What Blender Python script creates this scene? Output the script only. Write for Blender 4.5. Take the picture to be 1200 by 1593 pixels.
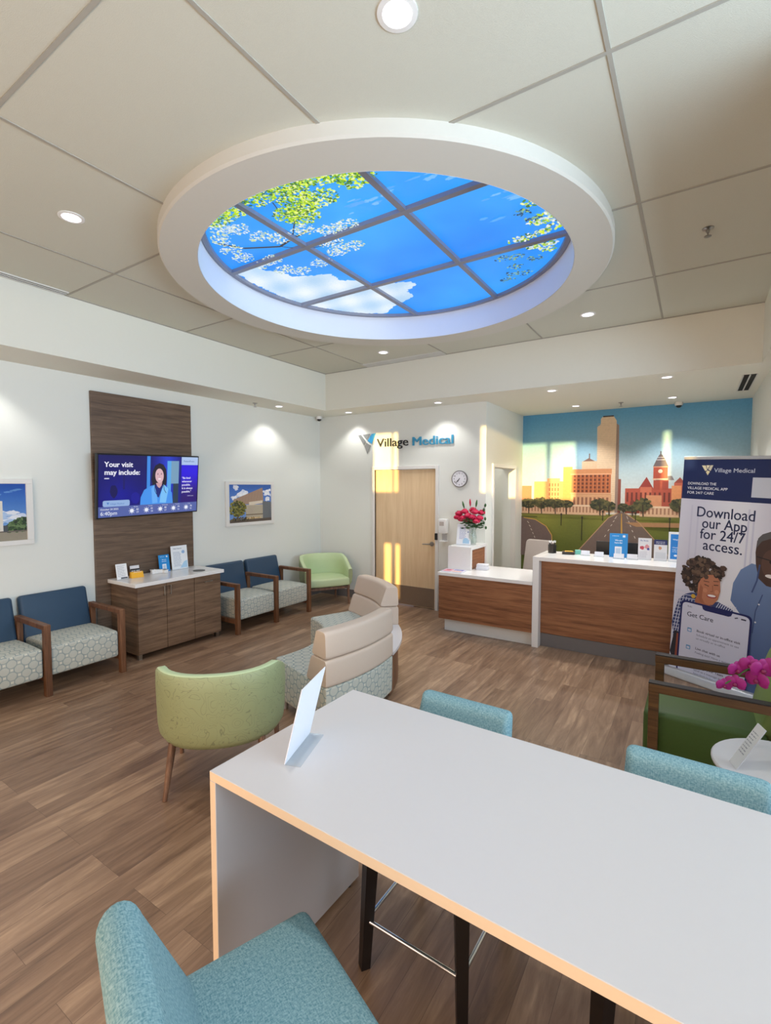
import bpy, bmesh, math, random
from math import sin, cos, pi, radians
from mathutils import Vector, Matrix
for o in list(bpy.data.objects): bpy.data.objects.remove(o)
SC = bpy.context.scene
COL = SC.collection
random.seed(7)

# ------------------------------------------------------------ camera, world, sun, exposure
cam = bpy.data.cameras.new('camera'); co = bpy.data.objects.new('camera', cam); COL.objects.link(co)
co.location = (0, 0, 1.85); co.rotation_euler = (radians(90 - 3.05), 0, radians(32.88))
cam.sensor_fit = 'HORIZONTAL'; cam.sensor_width = 36.0; cam.lens = 36 * 747.8 / 1200; cam.clip_start = .02
SC.camera = co
vs = SC.view_settings; vs.view_transform = 'Standard'; vs.look = 'None'; vs.gamma = 1.0; vs.use_curve_mapping = False
vs.exposure = 0.34
w = bpy.data.worlds.new('world'); SC.world = w; w.use_nodes = True
wb = w.node_tree.nodes['Background']; wb.inputs[0].default_value = (.55, .62, .85, 1); wb.inputs[1].default_value = .8
def light(kind, name, loc, energy, color, rot=(0, 0, 0), **k):
    l = bpy.data.lights.new(name, kind); l.energy = energy; l.color = color
    for a, v in k.items(): setattr(l, a, v)
    o = bpy.data.objects.new(name, l); o.location = loc; o.rotation_euler = rot; COL.objects.link(o); return o
sd = Vector((-.12, 1, -.078)).normalized()
sun = light('SUN', 'sun', (1, -6, 4), 7.0, (1, .68, .24), angle=radians(.5)); sun.rotation_euler = sd.to_track_quat('-Z', 'Y').to_euler()
# lamp for evening storefront daylight behind the camera; added cool fill lamp at right
light('AREA', 'storefront_daylight', (-1.4, -1.80, 1.25), 84, (1, .68, .46), (radians(90), 0, 0), shape='RECTANGLE', size=5.0, size_y=1.6)
light('AREA', 'added_side_fill', (2.70, 1.5, 2.15), 130, (.64, .83, 1), (0, radians(112), 0), shape='RECTANGLE', size=1.4, size_y=4.8, spread=radians(125))

# ------------------------------------------------------------ materials
def lin(c):
    c = [x / 255 for x in c[:3]]
    return tuple(x / 12.92 if x <= .04045 else ((x + .055) / 1.055) ** 2.4 for x in c)
MATS = {}
class N:
    def __init__(s, name, rough=.5, metal=0, spec=.5):
        s.m = bpy.data.materials.new(name); s.m.use_nodes = True; s.t = s.m.node_tree; s.n = s.t.nodes; s.l = s.t.links
        s.p = s.n['Principled BSDF']; s.p.inputs['Roughness'].default_value = rough; s.p.inputs['Metallic'].default_value = metal
        s.p.inputs['Specular IOR Level'].default_value = spec; MATS[name] = s.m
    def add(s, t, **k):
        n = s.n.new(t)
        for a, v in k.items():
            if a.startswith('i_'):
                key = a[2:]; key = int(key) if key.isdigit() else key.replace('_', ' ')
                if isinstance(v, bpy.types.NodeSocket): s.l.new(v, n.inputs[key])
                else: n.inputs[key].default_value = v
            else: setattr(n, a, v)
        return n
    def math(s, op, a, b=0., c=None):
        n = s.n.new('ShaderNodeMath'); n.operation = op
        for i, v in enumerate((a, b, c)):
            if v is None: continue
            if isinstance(v, bpy.types.NodeSocket): s.l.new(v, n.inputs[i])
            else: n.inputs[i].default_value = v
        return n.outputs[0]
    def mix(s, f, a, b, typ='MIX'):
        n = s.n.new('ShaderNodeMix'); n.data_type = 'RGBA'; n.blend_type = typ
        for i, v in ((0, f), (6, a), (7, b)):
            if isinstance(v, bpy.types.NodeSocket): s.l.new(v, n.inputs[i])
            else: n.inputs[i].default_value = v if i == 0 else (*v, 1)
        return n.outputs[2]
    def coord(s, which='Object', scale=(1, 1, 1)):
        t = s.add('ShaderNodeTexCoord'); m = s.add('ShaderNodeMapping'); s.l.new(t.outputs[which], m.inputs[0]); m.inputs['Scale'].default_value = scale
        return m.outputs[0]
    def noise(s, v, scale, detail=3, rough=.5):
        return s.add('ShaderNodeTexNoise', i_Vector=v, i_Scale=scale, i_Detail=detail, i_Roughness=rough).outputs[0]
    def ramp(s, f, stops):
        r = s.n.new('ShaderNodeValToRGB'); s.l.new(f, r.inputs[0]); e = r.color_ramp.elements
        while len(e) < len(stops): e.new(.5)
        for q, (p, c) in zip(e, stops): q.position = p; q.color = (*c, 1)
        return r.outputs[0]
    def base(s, c):
        if isinstance(c, bpy.types.NodeSocket): s.l.new(c, s.p.inputs['Base Color'])
        else: s.p.inputs['Base Color'].default_value = (*c, 1)
    def bump(s, h, strength=.2, dist=.01):
        b = s.add('ShaderNodeBump', i_Strength=strength, i_Distance=dist, i_Height=h); s.l.new(b.outputs[0], s.p.inputs['Normal'])
def plain(name, rgb, rough=.5, metal=0, var=.04, scale=40, bump=.0, spec=.5):
    s = N(name, rough, metal, spec); c = lin(rgb); v = s.coord()
    f = s.noise(v, scale, 2)
    s.base(s.mix(f, tuple(x * (1 - var) for x in c), tuple(min(1, x * (1 + var)) for x in c)))
    if bump: s.bump(f, bump, .004)
    return s.m
plain('wall_paint', (226, 228, 222), .75, bump=.05, scale=90, var=.01)
plain('soffit_paint', (228, 227, 216), .8, var=.01)
plain('tile', (206, 206, 193), .95, scale=260, var=.05, bump=.3)
plain('tile_joint', (168, 165, 155), .8)
plain('white_metal', (214, 214, 210), .5)
plain('bar_grey', (136, 140, 158), .4); plain('well_sky_tint', (232, 238, 250), .6, var=.01); plain('ring_paint', (210, 208, 200), .8, var=.01)  # well walls: the sky panel's blue glow is put into their colour
plain('frame_white', (226, 224, 220), .45, var=.01)
plain('table_laminate', (208, 204, 205), .32, var=.008, spec=.4)
plain('table_edge_warm_lit', (238, 214, 184), .5, var=.02)  # warm window light put into the colour of a white edge
plain('quartz', (236, 234, 232), .18, var=.03, scale=60)
plain('white_plastic', (236, 236, 234), .35)
plain('black_plastic', (18, 18, 20), .35)
plain('dark_gap', (22, 20, 19), .8)
plain('base_grey', (112, 108, 108), .6)
plain('kick_metal', (138, 118, 100), .35, .3, var=.06)
plain('chrome', (205, 208, 215), .18, 1, var=.01)
plain('steel', (165, 162, 158), .3, 1, var=.02)
plain('silver_paint', (190, 190, 192), .4, .5)
plain('black_wood', (26, 21, 20), .4, var=.2)
plain('paper', (226, 228, 236), .6, var=.01)
plain('logo_black', (28, 30, 34), .4); plain('logo_blue', (60, 150, 190), .4); plain('logo_sky', (60, 165, 225), .4); plain('logo_grey', (150, 152, 150), .4, .2)
plain('vinyl_cream', (208, 190, 174), .5, var=.03, scale=200, bump=.06)
plain('vinyl_blue', (38, 66, 92), .55, var=.1, scale=160, bump=.08)
plain('office_seat', (188, 178, 172), .6)
plain('yellow', (238, 176, 40), .5); plain('brochure_blue', (30, 140, 214), .4); plain('navy', (16, 34, 90), .5); plain('teal_card', (120, 205, 190), .5)
plain('stem_green', (50, 96, 40), .5, var=.3); plain('leaf_green', (44, 84, 38), .45, var=.3, scale=8)
plain('rose_red', (196, 22, 72), .55, var=.35, scale=30); plain('orchid_pink', (150, 22, 116), .5, var=.3, scale=40)
plain('orchid_lip', (120, 14, 70), .5); plain('skin_core', (230, 190, 90), .5)
plain('green_vinyl', (62, 88, 32), .5, var=.1, scale=80, bump=.05); plain('green_back', (126, 150, 84), .55, var=.06)
plain('clock_face', (232, 232, 238), .5)
plain('outside', (150, 130, 110), .9)
def wood(name, c1, c2, c3, axis=0, sc=1.0, rough=.45):
    s = N(name, rough); sca = [1.5, 1.5, 1.5]
    # grain runs along `axis` (object space): stretch the noise along it
    sca = [26 * sc] * 3
    if axis < 3: sca[axis] = 1.6 * sc
    if axis == 9: sca = [1.3 * sc, 1.3 * sc, 26 * sc]
    v = s.coord('Object', sca); f = s.noise(v, 1.0, 6, .62)
    g = s.noise(s.coord('Object', [x * 4 for x in sca]), 1.0, 3, .6)
    f2 = s.math('ADD', s.math('MULTIPLY', f, .75), s.math('MULTIPLY', g, .25))
    s.base(s.ramp(f2, [(.34, lin(c1)), (.5, lin(c2)), (.66, lin(c3))])); s.bump(g, .08, .002); return s.m
wood('laminate_wood', (84, 64, 50), (116, 92, 72), (138, 112, 90), 9)
wood('panel_wood', (82, 66, 54), (104, 84, 68), (124, 102, 84), 9)
wood('counter_wood', (108, 66, 42), (142, 92, 60), (168, 114, 76), 9)
wood('chair_wood', (80, 52, 34), (108, 72, 48), (132, 92, 64), 2, .8)
wood('dark_arm', (64, 42, 22), (88, 58, 30), (108, 74, 40), 0, .8)
wood('leg_wood', (86, 62, 48), (118, 88, 70), (140, 108, 86), 2)
wood('maple', (214, 182, 142), (224, 194, 154), (232, 204, 166), 2, .35, .4)
def floor_mat():
    s = N('floor_planks', .36)
    t = s.add('ShaderNodeTexCoord'); sep = s.add('ShaderNodeSeparateXYZ', i_0=t.outputs['Object'])
    cmb = s.add('ShaderNodeCombineXYZ', i_0=sep.outputs[1], i_1=sep.outputs[0])
    b = s.add('ShaderNodeTexBrick', i_Vector=cmb.outputs[0], i_Scale=1.0); b.offset = .37; b.offset_frequency = 3
    b.inputs['Brick Width'].default_value = 1.15; b.inputs['Row Height'].default_value = .125; b.inputs['Mortar Size'].default_value = .0008
    b.inputs['Color1'].default_value = (0, 0, 0, 1); b.inputs['Color2'].default_value = (1, 1, 1, 1); b.inputs['Mortar'].default_value = (.3, .3, .3, 1)
    sh = s.add('ShaderNodeCombineXYZ', i_0=b.outputs[0], i_1=b.outputs[0])
    big = s.add('ShaderNodeVectorMath', operation='MULTIPLY_ADD', i_0=sh.outputs[0], i_1=(7., 13., 0), i_2=t.outputs['Object'])
    mp = s.add('ShaderNodeMapping', i_0=big.outputs[0]); mp.inputs['Scale'].default_value = (15, 1.9, 1)
    g = s.add('ShaderNodeTexNoise', i_Vector=mp.outputs[0], i_Scale=1.0, i_Detail=7, i_Roughness=.62, i_Distortion=.9)
    mp2 = s.add('ShaderNodeMapping', i_0=big.outputs[0]); mp2.inputs['Scale'].default_value = (60, 4, 1)
    g2 = s.noise(mp2.outputs[0], 1.0, 4)
    bw = s.add('ShaderNodeRGBToBW', i_0=b.outputs[0])
    f = s.math('ADD', s.math('MULTIPLY', g.outputs[0], .82), s.math('MULTIPLY', bw.outputs[0], .20))
    f = s.math('ADD', f, s.math('MULTIPLY', s.math('SUBTRACT', g2, .5), .18))
    c = s.ramp(f, [(.28, lin((104, 80, 64))), (.44, lin((132, 105, 84))), (.58, lin((150, 122, 99))), (.74, lin((182, 152, 124)))])
    s.base(s.mix(b.outputs['Fac'], c, lin((100, 78, 62)))); s.bump(g2, .06, .002)
floor_mat()
def fabric(name, c1, c2, sc=260, bump=.25):
    s = N(name, .92, 0, .2); a = s.noise(s.coord('UV', (sc, sc * .35, 1)), 1, 2); b = s.noise(s.coord('UV', (sc * .35, sc, 1)), 1, 2)
    f = s.math('MULTIPLY', s.math('ADD', a, b), .5)
    s.base(s.ramp(f, [(.36, lin(c1)), (.64, lin(c2))])); s.bump(f, bump, .003)
fabric('teal_fabric', (92, 136, 148), (150, 182, 190), 300)
def circle_fabric():
    s = N('circle_fabric', .85, 0, .2); uv = s.coord('UV', (1 / .105, 1 / .105, 1)); sep = s.add('ShaderNodeSeparateXYZ', i_0=uv)
    out = None
    for ox, oy in ((0, 0), (.5, .5)):
        fx = s.math('SUBTRACT', s.math('FRACT', s.math('ADD', sep.outputs[0], ox + 50)), .5); fy = s.math('SUBTRACT', s.math('FRACT', s.math('ADD', sep.outputs[1], oy + 50)), .5)
        d = s.math('SQRT', s.math('ADD', s.math('MULTIPLY', fx, fx), s.math('MULTIPLY', fy, fy)))
        ring = s.math('LESS_THAN', s.math('ABSOLUTE', s.math('SUBTRACT', d, .36)), .04)
        fill = s.math('MULTIPLY', s.math('LESS_THAN', d, .33), .40)
        r = s.math('MAXIMUM', ring, fill); out = r if out is None else s.math('MAXIMUM', out, r)
    n = s.noise(uv, 1.3, 4, .7); f = s.math('MULTIPLY', out, s.math('ADD', .35, s.math('MULTIPLY', n, .9)))
    s.base(s.mix(f, lin((206, 205, 192)), lin((132, 148, 150)))); s.bump(n, .1, .003)
circle_fabric()
def scribble():
    s = N('green_scribble', .5, 0, .5); v = s.coord('Object', (1, 1, 1)); n = s.add('ShaderNodeTexNoise', i_Vector=v, i_Scale=7.0, i_Detail=1.5, i_Distortion=1.2).outputs[0]
    l = s.math('ABSOLUTE', s.math('SUBTRACT', s.math('FRACT', s.math('MULTIPLY', n, 12)), .5)); m = s.math('LESS_THAN', l, .045)
    s.base(s.mix(s.math('MULTIPLY', m, .5), lin((150, 160, 120)), lin((98, 104, 82))))
scribble(); plain('green_light', (190, 208, 164), .5, var=.04, scale=120)
def colattr(name, rough=.5, emit=0, noise=0, sample=True):
    s = N(name, rough); a = s.add('ShaderNodeVertexColor'); a.layer_name = 'Col'; c = a.outputs[0]
    if noise:
        f = s.noise(s.coord('Object'), 30, 5, .7); k = s.math('ADD', 1 - noise / 2, s.math('MULTIPLY', f, noise)); rgb = s.add('ShaderNodeCombineColor', i_0=k, i_1=k, i_2=k)
        c = s.mix(1.0, c, rgb.outputs[0], 'MULTIPLY')
    if emit:
        s.base((0.01, 0.01, 0.01)); s.l.new(c, s.p.inputs['Emission Color']); s.p.inputs['Emission Strength'].default_value = emit
    else: s.base(c)
    if not sample: s.m.cycles.emission_sampling = 'NONE'
    return s.m
colattr('print', .45); colattr('mural_print', .55, noise=.35); colattr('print_soft', .6, noise=.15)
colattr('screen_glow', .3, .74, sample=False); colattr('sky_art', .5, .80, sample=False)
def emis(name, rgb, st):
    s = N(name); s.base((0.02, .02, .02)); s.p.inputs['Emission Color'].default_value = (*lin(rgb), 1); s.p.inputs['Emission Strength'].default_value = st
emis('lamp_glow', (250, 240, 255), 3.0)
def skyglow():
    s = N('sky_glow'); n = s.noise(s.coord('Object'), .7, 3); s.base((0.01, .01, .01))
    c = s.ramp(n, [(.3, lin((20, 128, 238))), (.7, lin((60, 168, 255)))]); s.l.new(c, s.p.inputs['Emission Color']); s.p.inputs['Emission Strength'].default_value = .86
skyglow()
def glass(name, col, a=.25, rough=.05):
    s = N(name, rough); s.base(lin(col)); tr = s.add('ShaderNodeBsdfTransparent'); mx = s.add('ShaderNodeMixShader'); mx.inputs[0].default_value = a
    s.l.new(tr.outputs[0], mx.inputs[1]); s.l.new(s.p.outputs[0], mx.inputs[2]); s.l.new(mx.outputs[0], s.n['Material Output'].inputs[0])
glass('clear_glass', (210, 225, 215), .3); glass('acrylic', (215, 228, 238), .3)

# ------------------------------------------------------------ mesh helpers
def obj(name, bm, mat, parent=None, smooth=None, loc=None, rot=None):
    bmesh.ops.recalc_face_normals(bm, faces=bm.faces) if not getattr(bm, 'norecalc', False) and 'Col' not in [l.name for l in bm.loops.layers.float_color] else None
    if not bm.loops.layers.uv:
        uv = bm.loops.layers.uv.new('UV')
        for f in bm.faces:
            n = f.normal; ax = max(range(3), key=lambda i: abs(n[i])); i, j = ((1, 2), (0, 2), (0, 1))[ax]
            for l in f.loops: l[uv].uv = (l.vert.co[i], l.vert.co[j])
    me = bpy.data.meshes.new(name); bm.to_mesh(me); bm.free()
    for m in ([mat] if isinstance(mat, str) else mat): me.materials.append(MATS[m])
    if smooth:
        me.shade_smooth(); me.set_sharp_from_angle(angle=radians(smooth))
    o = bpy.data.objects.new(name, me); COL.objects.link(o)
    if parent: o.parent = parent
    if loc: o.location = loc
    if rot: o.rotation_euler = rot
    return o
def box(bm, x0, x1, y0, y1, z0, z1, bev=0, seg=2, M=None, mi=0):
    t = bmesh.new(); bmesh.ops.create_cube(t, size=1)
    bmesh.ops.scale(t, vec=(abs(x1 - x0), abs(y1 - y0), abs(z1 - z0)), verts=t.verts); bmesh.ops.translate(t, vec=((x0 + x1) / 2, (y0 + y1) / 2, (z0 + z1) / 2), verts=t.verts)
    if bev: bmesh.ops.bevel(t, geom=list(t.edges), offset=bev, segments=seg, profile=.5, affect='EDGES', clamp_overlap=True)
    return merge(bm, t, M, mi)
def merge(bm, t, M=None, mi=0):
    if M is not None: bmesh.ops.transform(t, matrix=M, verts=t.verts)
    for f in t.faces: f.material_index = mi
    bmesh.ops.recalc_face_normals(t, faces=t.faces)
    me = bpy.data.meshes.new('t'); t.to_mesh(me); t.free(); bm.from_mesh(me); bpy.data.meshes.remove(me); return bm
def B(): return bmesh.new()
def rod(bm, p0, p1, r0, r1=None, n=12, mi=0, square=False):
    r1 = r0 if r1 is None else r1; p0, p1 = Vector(p0), Vector(p1); d = p1 - p0; L = d.length
    t = bmesh.new(); bmesh.ops.create_cone(t, cap_ends=True, segments=4 if square else n, radius1=r0, radius2=r1, depth=L)
    if square: bmesh.ops.rotate(t, matrix=Matrix.Rotation(pi / 4, 3, 'Z'), verts=t.verts)
    M = Matrix.Translation((p0 + p1) / 2) @ d.to_track_quat('Z', 'Y' if not square else 'X').to_matrix().to_4x4()
    return merge(bm, t, M, mi)
def tube(bm, pts, r, n=8, mi=0):
    for a, b in zip(pts, pts[1:]): rod(bm, a, b, r, r, n, mi)
    for p in pts[1:-1]:
        t = bmesh.new(); bmesh.ops.create_icosphere(t, subdivisions=1, radius=r * 1.02); merge(bm, t, Matrix.Translation(p), mi)
    return bm
def lathe(bm, prof, n=32, M=None, mi=0):
    t = bmesh.new(); rings = []
    for r, z in prof:
        rings.append([t.verts.new((r * cos(2 * pi * i / n), r * sin(2 * pi * i / n), z)) for i in range(n)] if r > 1e-5 else [t.verts.new((0, 0, z))])
    for a, b in zip(rings, rings[1:]):
        for i in range(n):
            j = (i + 1) % n
            q = [a[i % len(a)], a[j % len(a)], b[j % len(b)], b[i % len(b)]]; u = []
            for v in q:
                if v not in u: u.append(v)
            if len(u) > 2: t.faces.new(u)
    return merge(bm, t, M, mi)
def ball(bm, c, r, sub=2, mi=0, sc=(1, 1, 1), jit=0):
    t = bmesh.new(); bmesh.ops.create_icosphere(t, subdivisions=sub, radius=r)
    for v in t.verts:
        v.co *= 1 + random.uniform(-jit, jit); v.co = Vector((v.co.x * sc[0], v.co.y * sc[1], v.co.z * sc[2]))
    return merge(bm, t, Matrix.Translation(c), mi)
def roundpoly(pts, r, seg=4):
    out = []; n = len(pts)
    for i in range(n):
        p = Vector(pts[i]); a = Vector(pts[i - 1]); b = Vector(pts[(i + 1) % n]); ra = min(r, (a - p).length * .48, (b - p).length * .48)
        s = p + (a - p).normalized() * ra; e = p + (b - p).normalized() * ra
        for k in range(seg + 1):
            u = k / seg; out.append((s * (1 - u) + p * u) * (1 - u) + (p * (1 - u) + e * u) * u)
    return out
def loft(bm, rings, mi=0, caps=True, M=None):
    t = bmesh.new(); R = [[t.verts.new(p) for p in ring] for ring in rings]; n = len(R[0])
    for a, b in zip(R, R[1:]):
        for i in range(n): t.faces.new((a[i], a[(i + 1) % n], b[(i + 1) % n], b[i]))
    if caps: t.faces.new(R[0][::-1]); t.faces.new(R[-1])
    return merge(bm, t, M, mi)
def arcsweep(bm, prof, a0, a1, n=14, rnd=.02, C=(0, 0)):
    """sweep an (r,z) outline about C from angle a0 to a1 (degrees) with softly rounded ends"""
    cr = sum(p[0] for p in prof) / len(prof); cz = sum(p[1] for p in prof) / len(prof); rings = []
    da = math.degrees(rnd / cr) if rnd else 0
    st = [(a0, .93), (a0 + da * .3, .98), (a0 + da, 1)] if rnd else [(a0, 1)]
    en = [(a1 - da, 1), (a1 - da * .3, .98), (a1, .93)] if rnd else [(a1, 1)]
    mid = [(a0 + da + (a1 - a0 - 2 * da) * k / n, 1) for k in range(1, n)]
    for a, s in st + mid + en:
        A = radians(a); ring = []
        for r, z in prof:
            sr = cr + (r - cr) * (1 - (1 - s) * .5) if rnd else r; sz = cz + (z - cz) * s if rnd else z
            ring.append((C[0] + sr * cos(A), C[1] + sr * sin(A), sz))
        rings.append(ring)
    return loft(bm, rings)
def prism(bm, pts, z0, z1, M=None, mi=0, bev=0):
    t = bmesh.new(); vs_ = [t.verts.new((x, y, z0)) for x, y in pts]; f = t.faces.new(vs_)
    r = bmesh.ops.extrude_face_region(t, geom=[f]); bmesh.ops.translate(t, vec=(0, 0, z1 - z0), verts=[v for v in r['geom'] if isinstance(v, bmesh.types.BMVert)])
    if bev:
        bmesh.ops.bevel(t, geom=[e for e in t.edges if abs(e.verts[0].co.z - e.verts[1].co.z) < 1e-6], offset=bev, segments=3, profile=.5, affect='EDGES', clamp_overlap=True)
    return merge(bm, t, M, mi)
FW = {}
def textmesh(s, size, bold=0, extrude=0):
    cu = bpy.data.curves.new('txt', 'FONT'); cu.body = s; cu.size = size; cu.offset = bold * size; cu.extrude = extrude; cu.resolution_u = 3
    o = bpy.data.objects.new('txt', cu); COL.objects.link(o); bpy.context.view_layer.update()
    me = bpy.data.meshes.new_from_object(o.evaluated_get(bpy.context.evaluated_depsgraph_get())); bpy.data.objects.remove(o); bpy.data.curves.remove(cu); return me
# flat printed artwork: coloured shapes in one thin mesh (x right, y up, z out of the sheet)
class Art:
    E = .0006
    def __init__(s): s.bm = bmesh.new(); s.c = s.bm.loops.layers.float_color.new('Col'); s.z = 0.; s.d = 8e-6; s.flat = False; s.t = Matrix.Identity(4)
    def poly(s, pts, col, z=None):
        if not s.flat: s.z += s.d          # every shape lies a hair above the one before
        vs_ = [s.bm.verts.new(s.t @ Vector((x, y, s.z))) for x, y in pts]
        try: f = s.bm.faces.new(vs_)
        except Exception: return
        if f.normal.z < 0 or (f.normal_update() or f.normal.z < 0): f.normal_flip()
        for l in f.loops:
            c = col(l.vert.co.x, l.vert.co.y) if callable(col) else col; l[s.c] = (*lin(c), 1)
    def up(s, n=1): s.z += .00015 * n; return s
    def rect(s, x0, y0, x1, y1, col): s.poly([(x0, y0), (x1, y0), (x1, y1), (x0, y1)], col)
    def rrect(s, x0, y0, x1, y1, r, col): s.poly([tuple(p) for p in roundpoly([(x0, y0), (x1, y0), (x1, y1), (x0, y1)], r, 4)], col)
    def grad(s, x0, y0, x1, y1, nx, ny, fn):
        s.z += s.d; s.flat = True
        for i in range(nx):
            for j in range(ny):
                a = x0 + (x1 - x0) * i / nx; b = x0 + (x1 - x0) * (i + 1) / nx; c = y0 + (y1 - y0) * j / ny; d = y0 + (y1 - y0) * (j + 1) / ny
                s.poly([(a, c), (b, c), (b, d), (a, d)], fn)
        s.flat = False
    def ell(s, cx, cy, rx, ry, col, n=22, rot=0, a0=0, a1=360):
        R = radians(rot); s.poly([(cx + rx * cos(t) * cos(R) - ry * sin(t) * sin(R), cy + rx * cos(t) * sin(R) + ry * sin(t) * cos(R)) for t in (radians(a0 + (a1 - a0) * k / n) for k in range(n))], col)
    def blob(s, cx, cy, rx, ry, col, j=.2, n=18):
        s.poly([(cx + rx * cos(2 * pi * k / n) * (1 + random.uniform(-j, j)), cy + ry * sin(2 * pi * k / n) * (1 + random.uniform(-j, j))) for k in range(n)], col)
    def line(s, pts, w, col):
        for (a, b), (c, d) in zip(pts, pts[1:]):
            L = math.hypot(c - a, d - b) or 1; nx, ny = -(d - b) / L * w / 2, (c - a) / L * w / 2
            s.poly([(a + nx, b + ny), (a - nx, b - ny), (c - nx, d - ny), (c + nx, d + ny)], col)
    def text(s, st, x, y, size, col, bold=.0, align='l', wide=None):
        me = textmesh(st, size)
        if not me.vertices: return
        xs = [v.co.x for v in me.vertices]; x0, x1 = min(xs), max(xs); k = wide / (x1 - x0) if wide else 1
        dx = x if align == 'l' else x - (x0 + x1) * k / 2
        for ox, oy in ((0, 0),) if not bold else ((-1, 0), (1, 0), (0, -.7), (0, .7)):       # bold: the letters printed again a touch to each side
            s.z += s.d; vs_ = [s.bm.verts.new(s.t @ Vector((v.co.x * k + dx + ox * bold * size * .8, v.co.y + y + oy * bold * size * .8, s.z))) for v in me.vertices]
            for p in me.polygons:
                try: f = s.bm.faces.new([vs_[i] for i in p.vertices])
                except Exception: continue
                for l in f.loops: l[s.c] = (*lin(col), 1)
        bpy.data.meshes.remove(me)
    def greek(s, x, y, w_, rows, dy, h, col):     # lines too small to read
        for i in range(rows):
            a = x; e = x + w_ * random.uniform(.75, 1)
            while a < e: b = a + random.uniform(.6, 2.6) * h; s.rect(a, y - i * dy, min(b, e), y - i * dy + h * .7, col); a = b + h * .5
    def out(s, name, mat, parent=None, loc=None, rot=None): return obj(name, s.bm, mat, parent, None, loc, rot)
def tag(o, label, cat, group=None):
    o['label'] = label; o['category'] = cat
    if group: o['group'] = group
    return o
def empty(name, label, cat, loc=(0, 0, 0), rz=0, group=None):
    o = bpy.data.objects.new(name, None); COL.objects.link(o); o.location = loc; o.rotation_euler = (0, 0, rz); o.empty_display_size = .1
    return tag(o, label, cat, group)
def struct(name, bm, mat, parent=None, smooth=None):
    o = obj(name, bm, mat, parent, smooth)
    if not parent: o['kind'] = 'structure'
    return o
def dup(o, loc, rz, label, group=None):
    r = o.copy(); COL.objects.link(r); r.location = loc; r.rotation_euler = (0, 0, rz); r['label'] = label
    if group: r['group'] = group
    def rec(a, b):
        for ch in list(a.children):
            c = ch.copy(); COL.objects.link(c); c.parent = b; rec(ch, c)
    rec(o, r); return r
def V2(px, y): return (px, y)

# ------------------------------------------------------------ the room
XL, YB, XS, YM, XR = -5.46, 6.37, -2.46, 8.04, .59      # left wall, back wall, alcove side, mural wall, right alcove wall
ZL, ZC = 3.02, 3.58                                      # soffit height, tile ceiling height
XI, YI, XJ = -4.86, 5.81, .49                            # inner faces of the soffits
XE, YF = 2.8, -2.0                                       # far right wall, front wall
b = B(); box(b, XL - .1, XE + .1, YF - .1, YM + .1, -.06, 0); struct('floor', b, 'floor_planks')
b = B(); box(b, XL - .1, XL, YF - .1, YB + .1, 0, ZC); struct('wall_left', b, 'wall_paint')
# back wall with door opening
DX0, DX1, DZ = -4.32, -3.23, 2.11
b = B(); box(b, XL, DX0, YB, YB + .1, 0, ZL); box(b, DX1, XS, YB, YB + .1, 0, ZL); box(b, DX0, DX1, YB, YB + .1, DZ, ZL); struct('wall_back', b, 'wall_paint')
PY0, PY1, PZ = 6.66, 7.62, 2.13                          # passage opening in the alcove side wall
b = B(); box(b, XS - .19, XS, YB + .1, PY0, 0, ZL); box(b, XS - .19, XS, PY1, YM + .1, 0, ZL); box(b, XS - .19, XS, PY0, PY1, PZ, ZL)
box(b, XS - 1.1, XS - .19, YM, YM + .1, 0, ZL); box(b, XS - 1.2, XS - 1.1, YB + .1, YM + .1, 0, ZL); struct('wall_alcove', b, 'wall_paint')
b = B(); box(b, XS, XR + .1, YM, YM + .1, 0, ZL); struct('wall_mural', b, 'wall_paint')
b = B(); box(b, XR, XR + .1, 5.1, YM, 0, ZL); box(b, XR, XE, 5.0, 5.1, 0, ZC); struct('wall_right', b, 'wall_paint')
# unseen front wall: openings shaped and placed to throw the sun patches
def wall_grid(bm, xs, zs, holes, y0, y1):
    xs = sorted(set(xs)); zs = sorted(set(zs))
    for a, c in zip(xs, xs[1:]):
        for d, e in zip(zs, zs[1:]):
            mx, mz = (a + c) / 2, (d + e) / 2
            if not any(h[0] < mx < h[1] and h[2] < mz < h[3] for h in holes): box(bm, a, c, y0, y1, d, e)
holes = [(-1.53, -.86, 2.42, 3.33), (-.80, -.42, 2.42, 3.33), (-3.33, -3.0, 2.42, 3.33), (-2.96, -2.89, 2.42, 3.33), (-3.14, -3.02, .74, 1.6), (-2.93, -2.86, .74, 1.6), (.79, .87, 2.6, 3.42)]
b = B(); wall_grid(b, [XL, XE] + [v for h in holes for v in h[:2]], [0, ZC] + [v for h in holes for v in h[2:]], holes, YF - .03, YF); struct('wall_front', b, 'wall_paint')
b = B(); holes2 = [(-.9, 4.0, .7, 2.7)]
for a, c, d, e in ((YF, -.9, 0, ZC), (4.0, 5.1, 0, ZC), (-.9, 4.0, 0, 1.4), (-.9, 4.0, 2.9, ZC)): box(b, XE, XE + .1, a, c, d, e)
struct('wall_far_right', b, 'wall_paint')
b = B()
for y in (-.9, .72, 2.36, 3.96): box(b, XE, XE + .06, y, y + .04, 1.4, 2.9)
box(b, XE, XE + .06, -.9, 4.0, 1.4, 1.44); box(b, XE, XE + .06, -.9, 4.0, 2.86, 2.9); struct('added_window_1', b, 'frame_white')  # unseen window frame, added to go with the side fill lamp
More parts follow.
